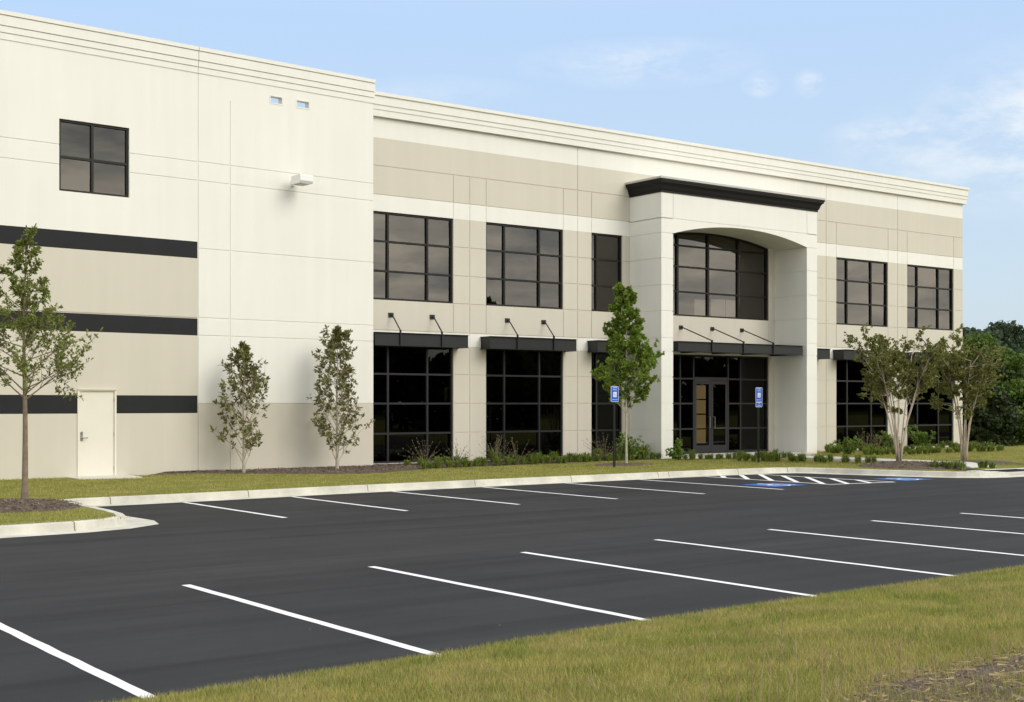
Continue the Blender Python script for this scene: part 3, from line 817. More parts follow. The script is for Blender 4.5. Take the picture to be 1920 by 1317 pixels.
# openings: window, door, scuppers
wo = (10.27, 12.07, 7.28, 9.05); do = (10.72, 11.72, .2, 2.41)
sc = ((16.11, 16.47), (16.94, 17.32)); sz0, sz1 = 10.29, 10.47
def back(x0, x1, z0, z1, mi): wing.box(wx(x0), wx(x1), T, .20, z0, z1, mi)
for x0, x1 in ((XL_, wo[0]), (wo[0], wo[1]), (wo[1], JX)):
    for z0, z1, mi in ((2.3, 5.87, 1), (5.87, 10.75, 0)):
        if x0 == wo[0] and z0 == 5.87:
            back(x0, x1, 5.87, wo[2], 0); back(x0, x1, wo[3], 10.75, 0)
        elif z0 == 2.3: back(x0, x1, 2.42, 5.87, 1)
        else: back(x0, x1, z0, z1, mi)
back(XL_, do[0], -.1, 2.42, 1); back(do[1], JX, -.1, 2.42, 1)
back(JX, XE, -.1, 2.05, 1); back(JX, XE, 2.05, sz0, 0)
cx_ = [JX, sc[0][0], sc[0][1], sc[1][0], sc[1][1], XE]
for i in range(0, 5, 2): back(cx_[i], cx_[i + 1], sz0, sz1, 0)
back(JX, XE, sz1, 10.75, 0)
# face, left bay (x < 13.96)
def grid(x0, x1, z0, z1, mi, gaps, hole=None):
    if not hole: wp(wing, x0, x1, z0, z1, mi, gaps); return
    hx0, hx1, hz0, hz1 = hole
    wp(wing, x0, hx0, z0, z1, mi, gaps.replace('R', '')); wp(wing, hx1, x1, z0, z1, mi, gaps.replace('L', ''))
    if hz0 > z0: wp(wing, hx0, hx1, z0, hz0, mi, 'B' if 'B' in gaps else '')
    if hz1 < z1: wp(wing, hx0, hx1, hz1, z1, mi, 'T' if 'T' in gaps else '')
grid(XL_, JX, 8.41, 10.75, 0, 'BR', (wo[0], wo[1], 8.41, wo[3]))
grid(XL_, JX, 7.92, 8.41, 0, 'BTR', (wo[0], wo[1], 7.92, 8.41))
grid(XL_, JX, 6.31, 7.92, 0, 'TR', (wo[0], wo[1], wo[2], 7.92))
wp(wing, XL_, JX, 5.87, 6.31, 2, 'R')
wp(wing, XL_, JX, 4.30, 5.87, 1, 'RB')
wp(wing, XL_, JX, 3.84, 4.30, 2, 'RT')
wp(wing, XL_, JX, 2.42, 3.84, 1, 'R')
wp(wing, XL_, do[0], 2.26, 2.42, 1); wp(wing, do[1], JX, 2.26, 2.42, 1, 'R')
wp(wing, XL_, do[0], 1.80, 2.26, 2); wp(wing, do[1], JX, 1.80, 2.26, 2, 'R')
wp(wing, XL_, do[0], -.1, 1.80, 1); wp(wing, do[1], JX, -.1, 1.80, 1, 'R')
# face, right bay
rz = [(-.1, 2.05, 1), (2.05, 3.845, 0), (3.845, 4.31, 0), (4.31, 6.135, 0), (6.135, 7.92, 0), (7.92, 8.42, 0)]
for z0, z1, mi in rz:
    wp(wing, JX, JX2, z0, z1, mi, 'LRT' + ('B' if z0 > 0 else '')); wp(wing, JX2, XE, z0, z1, mi, 'LT' + ('B' if z0 > 0 else ''))
wp(wing, JX, JX2, 8.42, 10.15, 0, 'LRB'); wp(wing, JX2, XE, 8.42, 10.15, 0, 'LB')
wp(wing, JX, XE, 10.15, sz0, 0, 'L')
for i in range(0, 5, 2): wp(wing, cx_[i], cx_[i + 1], sz0, sz1, 0, 'L' if i == 0 else '')
wp(wing, JX, XE, sz1, 10.75, 0, 'L')
# corner return to the office wall
wing.box(-.25, -.001, .2, .9, -.1, 10.75, 0); wing.box(WL, WL + .3, .2, 20, -.1, 10.75, 0)
wing.box(-.25, -.001, .9, 20, 10.2, 10.75, 0)
wo_ = wing.build('tall_wing_wall', [M['white'], M['taupe'], M['black_paint']], bldg)
def wloc(o):
    o.location = (0, -.5, -.2); o.rotation_euler = (0, 0, WR); return o
wloc(wo_)
b = MB()
for z0, z1, o_ in ((10.75, 10.90, .018), (10.915, 11.065, .036), (11.08, 11.315, .054), (11.33, 11.43, .075)):
    b.box(WL, wx(JX) - .008, -o_, .3, z0, z1); b.box(wx(JX) + .008, .0 + .03, -o_, .3, z0, z1)
b.box(WL, .02, .0, .29, 10.75, 11.42)
wloc(b.build('parapet', M['white'], bldg))
for i, (a, c) in enumerate(sc):
    f = MB(); q = .02; x0, x1 = wx(a), wx(c)
    f.box(x0 - .03, x1 + .03, -.008, .0, sz0 - .03, sz0); f.box(x0 - .03, x1 + .03, -.008, .0, sz1, sz1 + .03)
    f.box(x0 - .03, x0, -.008, .0, sz0, sz1); f.box(x1, x1 + .03, -.008, .0, sz0, sz1)
    wloc(f.build('scupper_frame', M['white'], bldg))
# window of the wing
f = MB(); x0, x1 = wx(wo[0]), wx(wo[1]); z0, z1 = wo[2], wo[3]; ya, yb = .05, .16
f.box(x0, x0 + .055, ya, yb, z0, z1); f.box(x1 - .055, x1, ya, yb, z0, z1); f.box(x0 + .055, x1 - .055, ya, yb - .001, z0, z0 + .055); f.box(x0 + .055, x1 - .055, ya, yb - .001, z1 - .055, z1)
xm = wx(11.13); f.box(xm - .03, xm + .03, ya + .003, yb, z0 + .055, z1 - .055)
zm = 8.13; f.box(x0 + .055, xm - .03, ya + .006, yb, zm - .03, zm + .03); f.box(xm + .03, x1 - .055, ya + .006, yb, zm - .03, zm + .03)
fo = wloc(f.build('window', M['frame'], bldg)); p = MB(); pane_cells(p, [(x0 + .03, xm), (xm, x1 - .03)], [(z0 + .03, zm), (zm, z1 - .03)], .106); p.build('pane', M['glass'], fo)
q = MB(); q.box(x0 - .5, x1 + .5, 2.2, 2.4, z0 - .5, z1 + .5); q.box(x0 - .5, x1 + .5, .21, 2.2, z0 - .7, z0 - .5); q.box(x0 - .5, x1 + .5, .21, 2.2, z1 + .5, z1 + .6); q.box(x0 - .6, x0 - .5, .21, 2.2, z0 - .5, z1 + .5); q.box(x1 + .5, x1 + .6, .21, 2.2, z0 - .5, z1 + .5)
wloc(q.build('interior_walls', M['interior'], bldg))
# service door
f = MB(); x0, x1 = wx(do[0]), wx(do[1])
f.box(x0, x0 + .05, -.03, .15, .2, 2.36); f.box(x1 - .05, x1, -.03, .15, .2, 2.36); f.box(x0, x1, -.03, .15, 2.36, 2.41); f.box(x0, x1, -.06, -.03, 2.395, 2.42)
df_ = wloc(f.build('door_frame', M['door'], bldg))
p = MB(); p.box(x0 + .053, x1 - .053, .012, .06, .235, 2.355)
d = wloc(p.build('door', M['door'], bldg))
d['label'] = 'plain white steel service door with silver lever'
h = MB(); hx = x0 + .115
h.box(hx - .03, hx + .03, -.0, .012, 1.12, 1.32); h.tube([(hx, .0, 1.2), (hx, -.06, 1.2), (hx + .13, -.065, 1.195)], .013, 6); h.tube([(hx, .012, 1.33), (hx, -.02, 1.33)], .028, 10)
h.build('handle', M['steel'], d)
for z in (.42, 1.28, 2.15):
    h = MB(); h.tube([(x1 - .055, -.005, z - .05), (x1 - .055, -.005, z + .05)], .009, 6); h.build('hinge', M['steel'], d)
h = MB(); h.box(x0 + .05, x1 - .05, -.04, .05, .2, .232); wloc(h.build('threshold', M['steel'], bldg))

# wall light on the wing (wedge-shaped shoebox on a short arm)
wlp = empty('wall_light', (16.80, 32.955, 8.16)); wlp.rotation_euler = (0, 0, WR)
tag(wlp, 'white boxy floodlight on a short arm high on the blank cream wall', 'wall light')
b = MB(); b.prism([(-.28, -.10), (-.74, -.10), (-.78, -.04), (-.78, .10), (-.74, .125), (-.28, .125)], -.2, .2); b.build('housing', M['lampwhite'], wlp)
b = MB(); b.box(-.13, .13, -.745, -.32, -.115, -.103); b.build('lens', M['cap'], wlp)
b = MB(); b.box(-.05, .05, -.03, -.001, -.09, .06); b.tube([(0, -.03, -.02), (0, -.29, -.0)], .03, 8); b.build('bracket', M['lampwhite'], wlp)

# ------------------------------------------------------------------ signs
def text(s, size, loc, mat, parent):
    cu = bpy.data.curves.new('lettering', 'FONT'); cu.body = s; cu.size = size; cu.align_x = 'CENTER'; cu.align_y = 'CENTER'; cu.extrude = .0008; cu.offset = size * .02
    cu.materials.append(mat)
    tmp = bpy.data.objects.new('lettering_curve', cu); COL.objects.link(tmp)
    dg = bpy.context.evaluated_depsgraph_get(); dg.update()
    me = bpy.data.meshes.new_from_object(tmp.evaluated_get(dg))
    COL.objects.unlink(tmp); bpy.data.objects.remove(tmp)
    o = bpy.data.objects.new('lettering', me); COL.objects.link(o); o.parent = parent
    o.location = loc; o.rotation_euler = (R(90), 0, 0); return o
def rrect(b, cx, cz, w_, h_, r, y0, y1, mi=0):
    pts = []
    for (sx_, sz_, a0) in ((1, 1, 0), (-1, 1, 90), (-1, -1, 180), (1, -1, 270)):
        for k in range(5):
            a = R(a0 + k * 22.5); pts.append((cx + sx_ * (w_ / 2 - r) + r * math.cos(a), cz + sz_ * (h_ / 2 - r) + r * math.sin(a)))
    b.slab(pts, y0, y1, mi)
def sign(x, y, z0, ztop, label, extra):
    s_ = empty('parking_sign', (x, y, z0)); tag(s_, label, 'sign', 'wheelchair parking signs on posts')
    b = MB(); b.box(-.03, .03, -.002, .02, -.1, ztop - z0 - .03); b.box(-.03, -.022, -.02, -.002, -.1, ztop - z0 - .03); b.box(.022, .03, -.02, -.002, -.1, ztop - z0 - .03); b.build('post', M['post'], s_)
    H_ = .46; W_ = .30; cz = ztop - z0 - H_ / 2
    b = MB(); rrect(b, 0, cz, W_, H_, .035, -.026, -.0205); p = b.build('sign_plate', M['signwhite'], s_)
    b = MB(); rrect(b, 0, cz, W_ - .022, H_ - .022, .025, -.0275, -.0262); b.build('blue_field', M['blue'], p)
    b = MB(); rrect(b, 0, cz - .015, .13, .15, .008, -.0295, -.0278); b.build('symbol_field', M['signwhite'], p)
    b = MB(); wheelchair(b, .0, cz - .015, .125, y=-.0300); b.build('wheelchair_symbol', M['blue'], p)
    text('RESERVED', .036, (0, -.029, cz + .185), M['signwhite'], p); text('PARKING', .036, (0, -.029, cz + .125), M['signwhite'], p); text('PERMIT ONLY', .032, (0, -.029, cz - .165), M['signwhite'], p)
    if extra:
        cz2 = cz - H_ / 2 - .085
        b = MB(); rrect(b, 0, cz2, W_, .155, .03, -.026, -.0205); p2 = b.build('lower_plate', M['signwhite'], s_)
        b = MB(); rrect(b, 0, cz2, W_ - .03, .125, .02, -.0275, -.0262); b.build('blue_field', M['blue'], p2)
        text('VAN', .036, (0, -.029, cz2 + .027), M['signwhite'], p2); text('ACCESSIBLE', .032, (0, -.029, cz2 - .028), M['signwhite'], p2)
sign(25.42, 29.33, .19, 2.56, 'blue wheelchair parking sign on a dark post in front of the slim green tree', False)
sign(31.23, 29.05, .19, 2.56, 'blue wheelchair parking sign with a second small plate in front of the entrance', True)

# ------------------------------------------------------------------ vegetation
rnd = random.Random(7)
def rv(r): return Vector((r.uniform(-1, 1), r.uniform(-1, 1), r.uniform(-1, 1)))
class Leaves:
    def __init__(s): s.v = []
    def leaf(s, p, d, ln, wd, r):
        """four-point leaf from p along d"""
        d = d.normalized(); side = d.cross(rv(r)).normalized() * wd
        q = p + d * ln; m = p + d * ln * .5
        s.v += [p, m + side, q, m - side]
    def cluster(s, p, axis, n, ln, wd, r, spread=1.0):
        for _ in range(n):
            d = (axis * .6 + rv(r) * spread)
            if d.length < .1: continue
            s.leaf(p + rv(r) * ln * .25, d, ln * r.uniform(.65, 1.2), wd * r.uniform(.7, 1.2), r)
    def build(s, name, mat, parent):
        a = np.array([tuple(v) for v in s.v], dtype=np.float32); return raw_mesh(name, a, 4, mat, parent)
def curve_pts(p, d, ln, n, r, up=.0, wob=.12):
    pts = [p.copy()]; d = d.normalized(); q = p.copy()
    for i in range(n):
        d = (d + rv(r) * wob + Vector((0, 0, up))).normalized(); q = q + d * (ln / n); pts.append(q.copy())
    return pts

def shoot(wood, lv, p, d, ln, r0, r, depth, P):
    pts = curve_pts(p, d, ln, 4, r, P['up'], P['wob'])
    wood.tube(pts, [r0 * (1 - .18 * i) for i in range(5)], 5 if depth == 0 else 3, cap=False)
    if depth < P['depth']:
        for k in range(P['sub']):
            t = r.uniform(.25, 1.0); i = min(3, int(t * 4)); q = pts[i].lerp(pts[i + 1], t * 4 - i)
            dd = (pts[i + 1] - pts[i]).normalized() + rv(r) * P['fork']
            shoot(wood, lv, q, dd, ln * r.uniform(.35, .6), r0 * .5, r, depth + 1, P)
    if depth >= P.get('leafdepth', 1):
        for k in range(P['cl']):
            t = r.uniform(.2, 1.0); i = min(3, int(t * 4)); q = pts[i].lerp(pts[i + 1], t * 4 - i)
            lv.cluster(q, (pts[i + 1] - pts[i]).normalized(), P['n'], P['ln'], P['wd'], r, P.get('spread', 1.0))

def leader_tree(name, x, y, z, H, first, width_at, seed, P, bark, leafm, label, cat='tree', tr=.06, nb=40, el=(30, 60), group=None, lean=(0, 0), pw=1.0):
    r = random.Random(seed)
    root = empty(name, (x, y, z)); tag(root, label, cat, group)
    wood = MB(); lv = Leaves()
    n = 12; tp = []
    for i in range(n + 1):
        t = i / n; tp.append(Vector((lean[0] * t + .035 * math.sin(t * 7 + seed) * t, lean[1] * t + .03 * math.cos(t * 5 + seed) * t, H * t * .97)))
    wood.tube([tp[0] - Vector((0, 0, .12))] + tp, [tr * 1.5, tr * 1.25] + [max(.006, tr * (1 - .92 * (i / n))) for i in range(1, n + 1)], 9)
    trunk = wood; br = MB()
    for k in range(nb):
        t = (first + (H * .98 - first) * ((k + r.random()) / nb) ** pw) / H
        i = min(n - 1, int(t * n)); p = tp[i].lerp(tp[i + 1], t * n - i)
        az = k * 2.39996 + r.uniform(-.5, .5)
        reach = width_at(t) * r.uniform(.75, 1.08)
        e = R(r.uniform(*el)); e = e + (R(80) - e) * max(0, (t - .8) / .25)
        ln = reach / max(.25, math.cos(e))
        ln = min(ln, H * .45)
        d = Vector((math.cos(az) * math.cos(e), math.sin(az) * math.cos(e), math.sin(e)))
        shoot(br, lv, p, d, ln, tr * .33 * (1 - t * .6), r, 0, P)
    trunk.build('trunk', bark, root, True); br.build('branches', bark, root)
    lv.build('crown', leafm, root)
    return root

# sparse young oak on the kerb island
def w_oak(t):
    return 1.02 * (1.0 - max(0, (t - .40)) / .62) ** 1.1 + .08
leader_tree('oak_tree', 7.22, 24.88, .22, 4.98, 1.95, w_oak, 13,
            dict(up=.03, wob=.10, depth=2, sub=5, fork=.8, cl=2, n=4, ln=.075, wd=.019, leafdepth=1), M['bark'], M['leaf_oak'],
            'young oak with a bare grey trunk and sparse leaves on the mulched kerb island', tr=.062, nb=38, el=(16, 40), pw=1.35)
# two columnar magnolias by the wing
def w_col1(t): return .60 * (math.sin(min(1, max(.0, t) * .92 + .16) * math.pi) ** .6) * (1.15 - .5 * t) + .04
magp = dict(up=.08, wob=.13, depth=1, sub=5, fork=.7, cl=2, n=7, ln=.12, wd=.026, leafdepth=1, spread=1.0)
leader_tree('magnolia_tree', 14.85, 31.89, .24, 3.45, .12, w_col1, 21, dict(magp), M['palebark'], M['leaf_mag'],
            'shorter of the two sparse columnar trees against the cream wall, nearer the white door', tr=.042, nb=46, el=(40, 62), group='columnar trees against the wing')
def w_col2(t): return .68 * (math.sin(min(1, max(.0, t) * .92 + .18) * math.pi) ** .45) * (1.05 - .25 * t) + .04
leader_tree('magnolia_tree', 17.63, 31.92, .24, 4.0, .12, w_col2, 34, dict(magp), M['palebark'], M['leaf_mag'],
            'taller of the two sparse columnar trees against the cream wall, next to the dark windows', tr=.042, nb=60, el=(36, 58), group='columnar trees against the wing')
# green tree before the portico
def w_maple(t): return .70 * (1 - max(0, t - .36) / .68) ** .9 * min(1, max(.25, (t - .14) / .16)) + .06
leader_tree('maple_tree', 26.57, 30.1, .22, 5.25, 1.38, w_maple, 41,
            dict(up=.05, wob=.14, depth=2, sub=4, fork=.75, cl=3, n=8, ln=.10, wd=.036, leafdepth=1), M['palebark'], M['leaf_maple'],
            'slim bright green tree with a pale trunk before the grey side of the portico', tr=.038, nb=44, el=(32, 58))

# crape myrtles: several stems fanning from the base
def myrtle(x, y, z, H, spread, seed, label, nst=6):
    r = random.Random(seed)
    root = empty('crape_myrtle', (x, y, z)); tag(root, label, 'tree', 'multi-stem trees on the right bed')
    wood = MB(); lv = Leaves(); br = MB()
    P = dict(up=.05, wob=.18, depth=2, sub=4, fork=.95, cl=2, n=6, ln=.075, wd=.026, leafdepth=1)
    for k in range(nst):
        az = k * 2 * math.pi / nst + r.uniform(-.3, .3); lean = r.uniform(.35, 1.0) * spread * .42
        pts = []; rad = []
        for i in range(9):
            t = i / 8; o_ = .06 + lean * t ** 1.5
            pts.append(Vector((math.cos(az + t * .25) * o_ + r.uniform(-.02, .02), math.sin(az + t * .25) * o_ + r.uniform(-.02, .02), -.05 + H * .82 * t))); rad.append(.034 * (1 - .72 * t))
        wood.tube(pts, [q_ * .8 for q_ in rad], 7)
        for j in range(12):
            t = r.uniform(.58, 1.0) if j < 11 else r.uniform(.42, .6); i = min(7, int(t * 8)); p = pts[i].lerp(pts[i + 1], t * 8 - i)
            a2 = r.uniform(0, 6.283); e = R(r.uniform(8, 65)); d = Vector((math.cos(a2) * math.cos(e), math.sin(a2) * math.cos(e), math.sin(e)))
            d += Vector((math.cos(az), math.sin(az), 0)) * .35
            shoot(br, lv, p, d, r.uniform(.40, .72), .012, r, 0, P)
    wood.build('stems', M['myrtlebark'], root, True); br.build('branches', M['myrtlebark'], root); lv.build('crown', M['leaf_myrtle'], root)
myrtle(33.3, 25.25, .3, 4.1, 2.5, 51, 'multi-stem tree on the mulch mound, the one nearer the entrance', 8)
myrtle(36.6, 25.23, .24, 3.9, 2.5, 52, 'multi-stem tree at the far right end of the building, beyond the pavement', 7)

# background trees to the right of the building: each its own crown of leaf clumps
def bg_tree(x, y, z, H, W, seed, mat, label, ncl=60, per=130, ls=.32, cat='tree', group='trees beyond the building', base=.12, name='broadleaf_tree'):
    r = random.Random(seed); nr = np.random.RandomState(seed)
    root = empty(name, (x, y, z)); tag(root, label, cat, group)
    b = MB(); b.tube([(0, 0, -.2), (.1, .05, H * .4), (0, 0, H * .8)], [W * .05, W * .035, W * .01], 7)
    cl = []
    for k in range(ncl):
        t = r.uniform(base, 1.0); rad = W * .5 * math.sqrt(max(.02, 1 - ((t - .45) / .58) ** 2)); a = r.uniform(0, 6.283); q = math.sqrt(r.random()) * rad
        c = np.array([math.cos(a) * q, math.sin(a) * q, H * t - W * .04]); cl.append((c, W * r.uniform(.08, .17)))
        if k % 6 == 0: b.tube([(0, 0, H * t * .6), tuple(c)], [W * .012, W * .003], 4)
    V = []
    for c, s_ in cl:
        n_ = per; dv = nr.normal(size=(n_, 3)); dv /= np.linalg.norm(dv, axis=1)[:, None]
        p = c + dv * s_ * (nr.rand(n_, 1) ** .4) * np.array([1.15, 1.15, .8])
        a1 = nr.normal(size=(n_, 3)); a1 /= np.linalg.norm(a1, axis=1)[:, None]; a2 = np.cross(a1, nr.normal(size=(n_, 3))); a2 /= np.linalg.norm(a2, axis=1)[:, None]
        l_ = ls * nr.uniform(.6, 1.3, (n_, 1)); q = np.stack([p - a1 * l_ * .5, p + a2 * l_ * .3, p + a1 * l_ * .5, p - a2 * l_ * .3], axis=1); V.append(q.reshape(-1, 3))
    b.build('trunk', M['bark'], root); raw_mesh('crown', np.concatenate(V), 4, mat, root)
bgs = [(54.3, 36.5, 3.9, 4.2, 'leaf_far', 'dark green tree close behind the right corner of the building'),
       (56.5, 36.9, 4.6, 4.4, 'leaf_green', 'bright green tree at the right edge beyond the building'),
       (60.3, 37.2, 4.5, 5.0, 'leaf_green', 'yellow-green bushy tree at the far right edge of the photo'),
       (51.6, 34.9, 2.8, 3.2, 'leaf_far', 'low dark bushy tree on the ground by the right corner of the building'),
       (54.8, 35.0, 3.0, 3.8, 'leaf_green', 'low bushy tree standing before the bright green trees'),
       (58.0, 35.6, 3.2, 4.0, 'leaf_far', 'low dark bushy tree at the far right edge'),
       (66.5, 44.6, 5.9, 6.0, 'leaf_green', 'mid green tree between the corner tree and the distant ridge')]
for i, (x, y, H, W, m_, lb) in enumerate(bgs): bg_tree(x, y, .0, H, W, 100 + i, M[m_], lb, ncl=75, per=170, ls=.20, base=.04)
# distant wooded ridge trees
far = [(167, 113, 12.6, 13), (174, 115, 13.6, 14), (184, 119, 13.4, 14), (191, 121, 10.5, 13), (199, 124, 9.5, 12), (208, 128, 10.5, 12), (160, 112, 12, 12)]
fl = ['leftmost tall tree of the far dark ridge', 'highest rounded tree of the far dark ridge', 'tall tree with gaps near the top of the far ridge', 'lower tree on the falling side of the far ridge',
      'small dark tree at the low end of the far ridge', 'last tree of the far ridge at the photo edge', 'far ridge tree partly hidden by the building corner']
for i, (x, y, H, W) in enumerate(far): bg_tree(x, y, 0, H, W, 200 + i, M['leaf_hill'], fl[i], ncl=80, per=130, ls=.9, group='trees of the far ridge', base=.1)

# dark wood behind the camera, seen only mirrored in the windows
def wood_mass():
    nr = np.random.RandomState(5); V = []
    for k in range(260):
        x = -10 + k * .85; H = 7.6 + 1.8 * mnoise.noise(Vector((x * .11, 0, 0))) + nr.uniform(-.8, .9)
        c = np.array([x, -42 + nr.uniform(-3, 3), 0])
        n_ = 240; z = nr.rand(n_) ** .7 * H; wd = 2.6 * np.sqrt(np.maximum(.05, 1 - (z / H) ** 3)); a = nr.uniform(0, 6.283, n_)
        p = c + np.stack([np.cos(a) * wd * nr.rand(n_) ** .5, np.sin(a) * wd * .8, z], axis=1)
        a1 = nr.normal(size=(n_, 3)); a1 /= np.linalg.norm(a1, axis=1)[:, None]; a2 = np.cross(a1, nr.normal(size=(n_, 3))); a2 /= np.linalg.norm(a2, axis=1)[:, None]
        l_ = .95 * nr.uniform(.5, 1.3, (n_, 1)); V.append(np.stack([p - a1 * l_ * .5, p + a2 * l_ * .4, p + a1 * l_ * .5, p - a2 * l_ * .4], axis=1).reshape(-1, 3))
    o = raw_mesh('distant_wood', np.concatenate(V), 4, M['leaf_far']); tag(o, 'dark wood across the road, mirrored in the ground-floor windows', 'wood', kind='stuff')
wood_mass()

# ---- mulch beds
def strip_bed(name, xs_, ylo, yhi, h, label, seed, parent_kind='stuff'):
    b = MB(); n = 14
    for x in xs_:
        for j in range(n):
            t = j / (n - 1); y = ylo(x) + (yhi(x) - ylo(x)) * t
            e = min(1, t / .25) if yhi(x) > 33 else min(1, min(t, 1 - t) / .25)
            e = e * e * (3 - 2 * e); ex = min(1, min(x - xs_[0], xs_[-1] - x) / .6 + .0)
            z = lawn_z(x, y) - .02 + e * max(0, ex) * (h + .02 + .02 * mnoise.noise(Vector((x * 3, y * 3, seed))) + .010 * mnoise.noise(Vector((x * 13, y * 13, seed))))
            b.v.append((x, y, z))
    for i in range(len(xs_) - 1):
        for j in range(n - 1):
            b.f.append((i * n + j, (i + 1) * n + j, (i + 1) * n + j + 1, i * n + j + 1)); b.m.append(0)
    o = b.build(name, M['mulch'], smooth=True); tag(o, label, 'mulch', kind='stuff'); return o
def lerp_tab(tab):
    def f(x):
        for (a, c), (a2, c2) in zip(tab[:-1], tab[1:]):
            if x <= a2: return c + (c2 - c) * max(0, min(1, (x - a) / (a2 - a)))
        return tab[-1][1]
    return f
bedlo = lerp_tab([(12.3, 32.6), (13.5, 32.3), (15.2, 31.4), (16.8, 30.4), (17.8, 30.15), (20.1, 31.0), (21.7, 31.2), (26.0, 31.6), (29.7, 31.7)])
bx = [12.4 + i * .1 for i in range(175)]
strip_bed('mulch_bed', bx, lambda x: bedlo(x) + .08 * mnoise.noise(Vector((x * 2, 0, 0))), lambda x: 33.75 if x > 19.45 else 33.1 - (19.47 - x) * .0541 + .1, .05, 'brown mulch bed along the foot of the wing and office windows', 3)
def mound(cx, cy, rx, ry, h, label, seed, zf=None):
    b = MB(); nr_, na = 16, 48
    for i in range(nr_ + 1):
        for k in range(na):
            a = 2 * math.pi * k / na; t = i / nr_; wv = 1 + .12 * mnoise.noise(Vector((math.cos(a) * 1.5, math.sin(a) * 1.5, seed)))
            x = cx + math.cos(a) * rx * t * wv; y = cy + math.sin(a) * ry * t * wv
            z0 = (zf or lawn_z)(x, y); e = 1 - t ** 2.4
            b.v.append((x, y, z0 - .015 + (h + .015) * e + (.02 * mnoise.noise(Vector((x * 6, y * 6, seed))) + .015 * mnoise.noise(Vector((x * 16, y * 16, seed)))) * min(1, e * 3)))
    for i in range(nr_):
        for k in range(na):
            k2 = (k + 1) % na; b.f.append((i * na + k, i * na + k2, (i + 1) * na + k2, (i + 1) * na + k)) if False else b.f.append((i * na + k, (i + 1) * na + k, (i + 1) * na + k2, i * na + k2)); b.m.append(0)
    o = b.build('mulch_mound', M['mulch'], smooth=True); tag(o, label, 'mulch', kind='stuff'); return o
mound(7.0, 24.75, 1.25, 1.35, .12, 'mulch around the oak on the kerb island', 1)
mound(26.5, 30.1, 1.3, .7, .05, 'thin mulch patch around the slim green tree', 2)
mound(33.1, 24.6, 1.5, 1.9, .17, 'brown mulch mound under the multi-stem tree nearer the entrance', 4)
mound(37.0, 25.0, 1.5, 1.5, .08, 'mulch under the multi-stem tree at the right', 5)

# chips scattered over the mulch
def chips(name, region, n, zf, label, seed, size=.035):
    nr = np.random.RandomState(seed); V = []
    for _ in range(n):
        x, y = region(nr); z = zf(x, y) + .012; a = nr.uniform(0, 6.283); l_ = size * nr.uniform(.5, 1.6); w_ = l_ * .3; tz = nr.uniform(-.5, .5) * l_
        ca, sa = math.cos(a), math.sin(a)
        V += [(x - ca * l_ - sa * w_, y - sa * l_ + ca * w_, z - tz * .3), (x - ca * l_ + sa * w_, y - sa * l_ - ca * w_, z + .006), (x + ca * l_ + sa * w_, y + sa * l_ - ca * w_, z + tz + .01), (x + ca * l_ - sa * w_, y + sa * l_ + ca * w_, z + .01)]
    o = raw_mesh(name, V, 4, M['chip']); tag(o, label, 'mulch chips', kind='stuff'); return o
def ell(cx, cy, rx, ry):
    def f(nr):
        a = nr.uniform(0, 6.283); q = math.sqrt(nr.rand()) * .93; return cx + rx * q * math.cos(a), cy + ry * q * math.sin(a)
    return f
chips('mulch_chips', ell(7.0, 24.75, 1.25, 1.35), 1500, lambda x, y: lawn_z(x, y) + .12 * (1 - min(1, math.hypot((x - 7.0) / 1.25, (y - 24.75) / 1.35)) ** 2.4), 'loose wood chips on the island mulch', 1, .02)
def bedr(nr):
    x = nr.uniform(13.0, 29.5); lo = bedlo(x) + .12; return x, nr.uniform(lo, (33.1 - (19.47 - x) * .054 if x < 19.45 else 33.5))
chips('mulch_chips', bedr, 7000, lambda x, y: lawn_z(x, y) + .045, 'loose wood chips on the bed by the wall', 2, .022)
chips('mulch_chips', ell(33.1, 24.6, 1.5, 1.9), 900, lambda x, y: lawn_z(x, y) + .17 * (1 - min(1, math.hypot((x - 33.1) / 1.5, (y - 24.6) / 1.9)) ** 2.4), 'loose wood chips on the mulch mound at the right', 3, .025)

# ---- mulch in the lower right of the foreground
def fore_edge(x): return 5.30 + .10 * mnoise.noise(Vector((x * 1.5, 2, 0))) + .05 * mnoise.noise(Vector((x * 6, 2, 0))) - max(0, 6.6 - x) * .55
b = MB(); fx = [4.2 + i * .07 for i in range(140)]; nf = 40
for x in fx:
    e = fore_edge(x)
    for j in range(nf):
        y = e - (j / (nf - 1)) ** 1.2 * 3.4; q = min(1, (e - y) / .15)
        b.v.append((x, y, bank_z(x, y) - .012 + q * (.03 + .03 * mnoise.noise(Vector((x * 5, y * 5, 8))) + .018 * mnoise.noise(Vector((x * 19, y * 19, 8))))))
for i in range(len(fx) - 1):
    for j in range(nf - 1): b.f.append((i * nf + j, i * nf + j + 1, (i + 1) * nf + j + 1, (i + 1) * nf + j)); b.m.append(0)
o = b.build('mulch_patch', M['mulch'], smooth=True); tag(o, 'brown mulch and litter in the lower right foreground', 'mulch', kind='stuff')
def fr(nr):
    x = nr.uniform(5.2, 10.5); return x, fore_edge(x) - .03 - nr.rand() * 1.6
chips('mulch_chips', fr, 5000, lambda x, y: bank_z(x, y) + .03, 'bark chips in the lower right foreground', 4, .009)

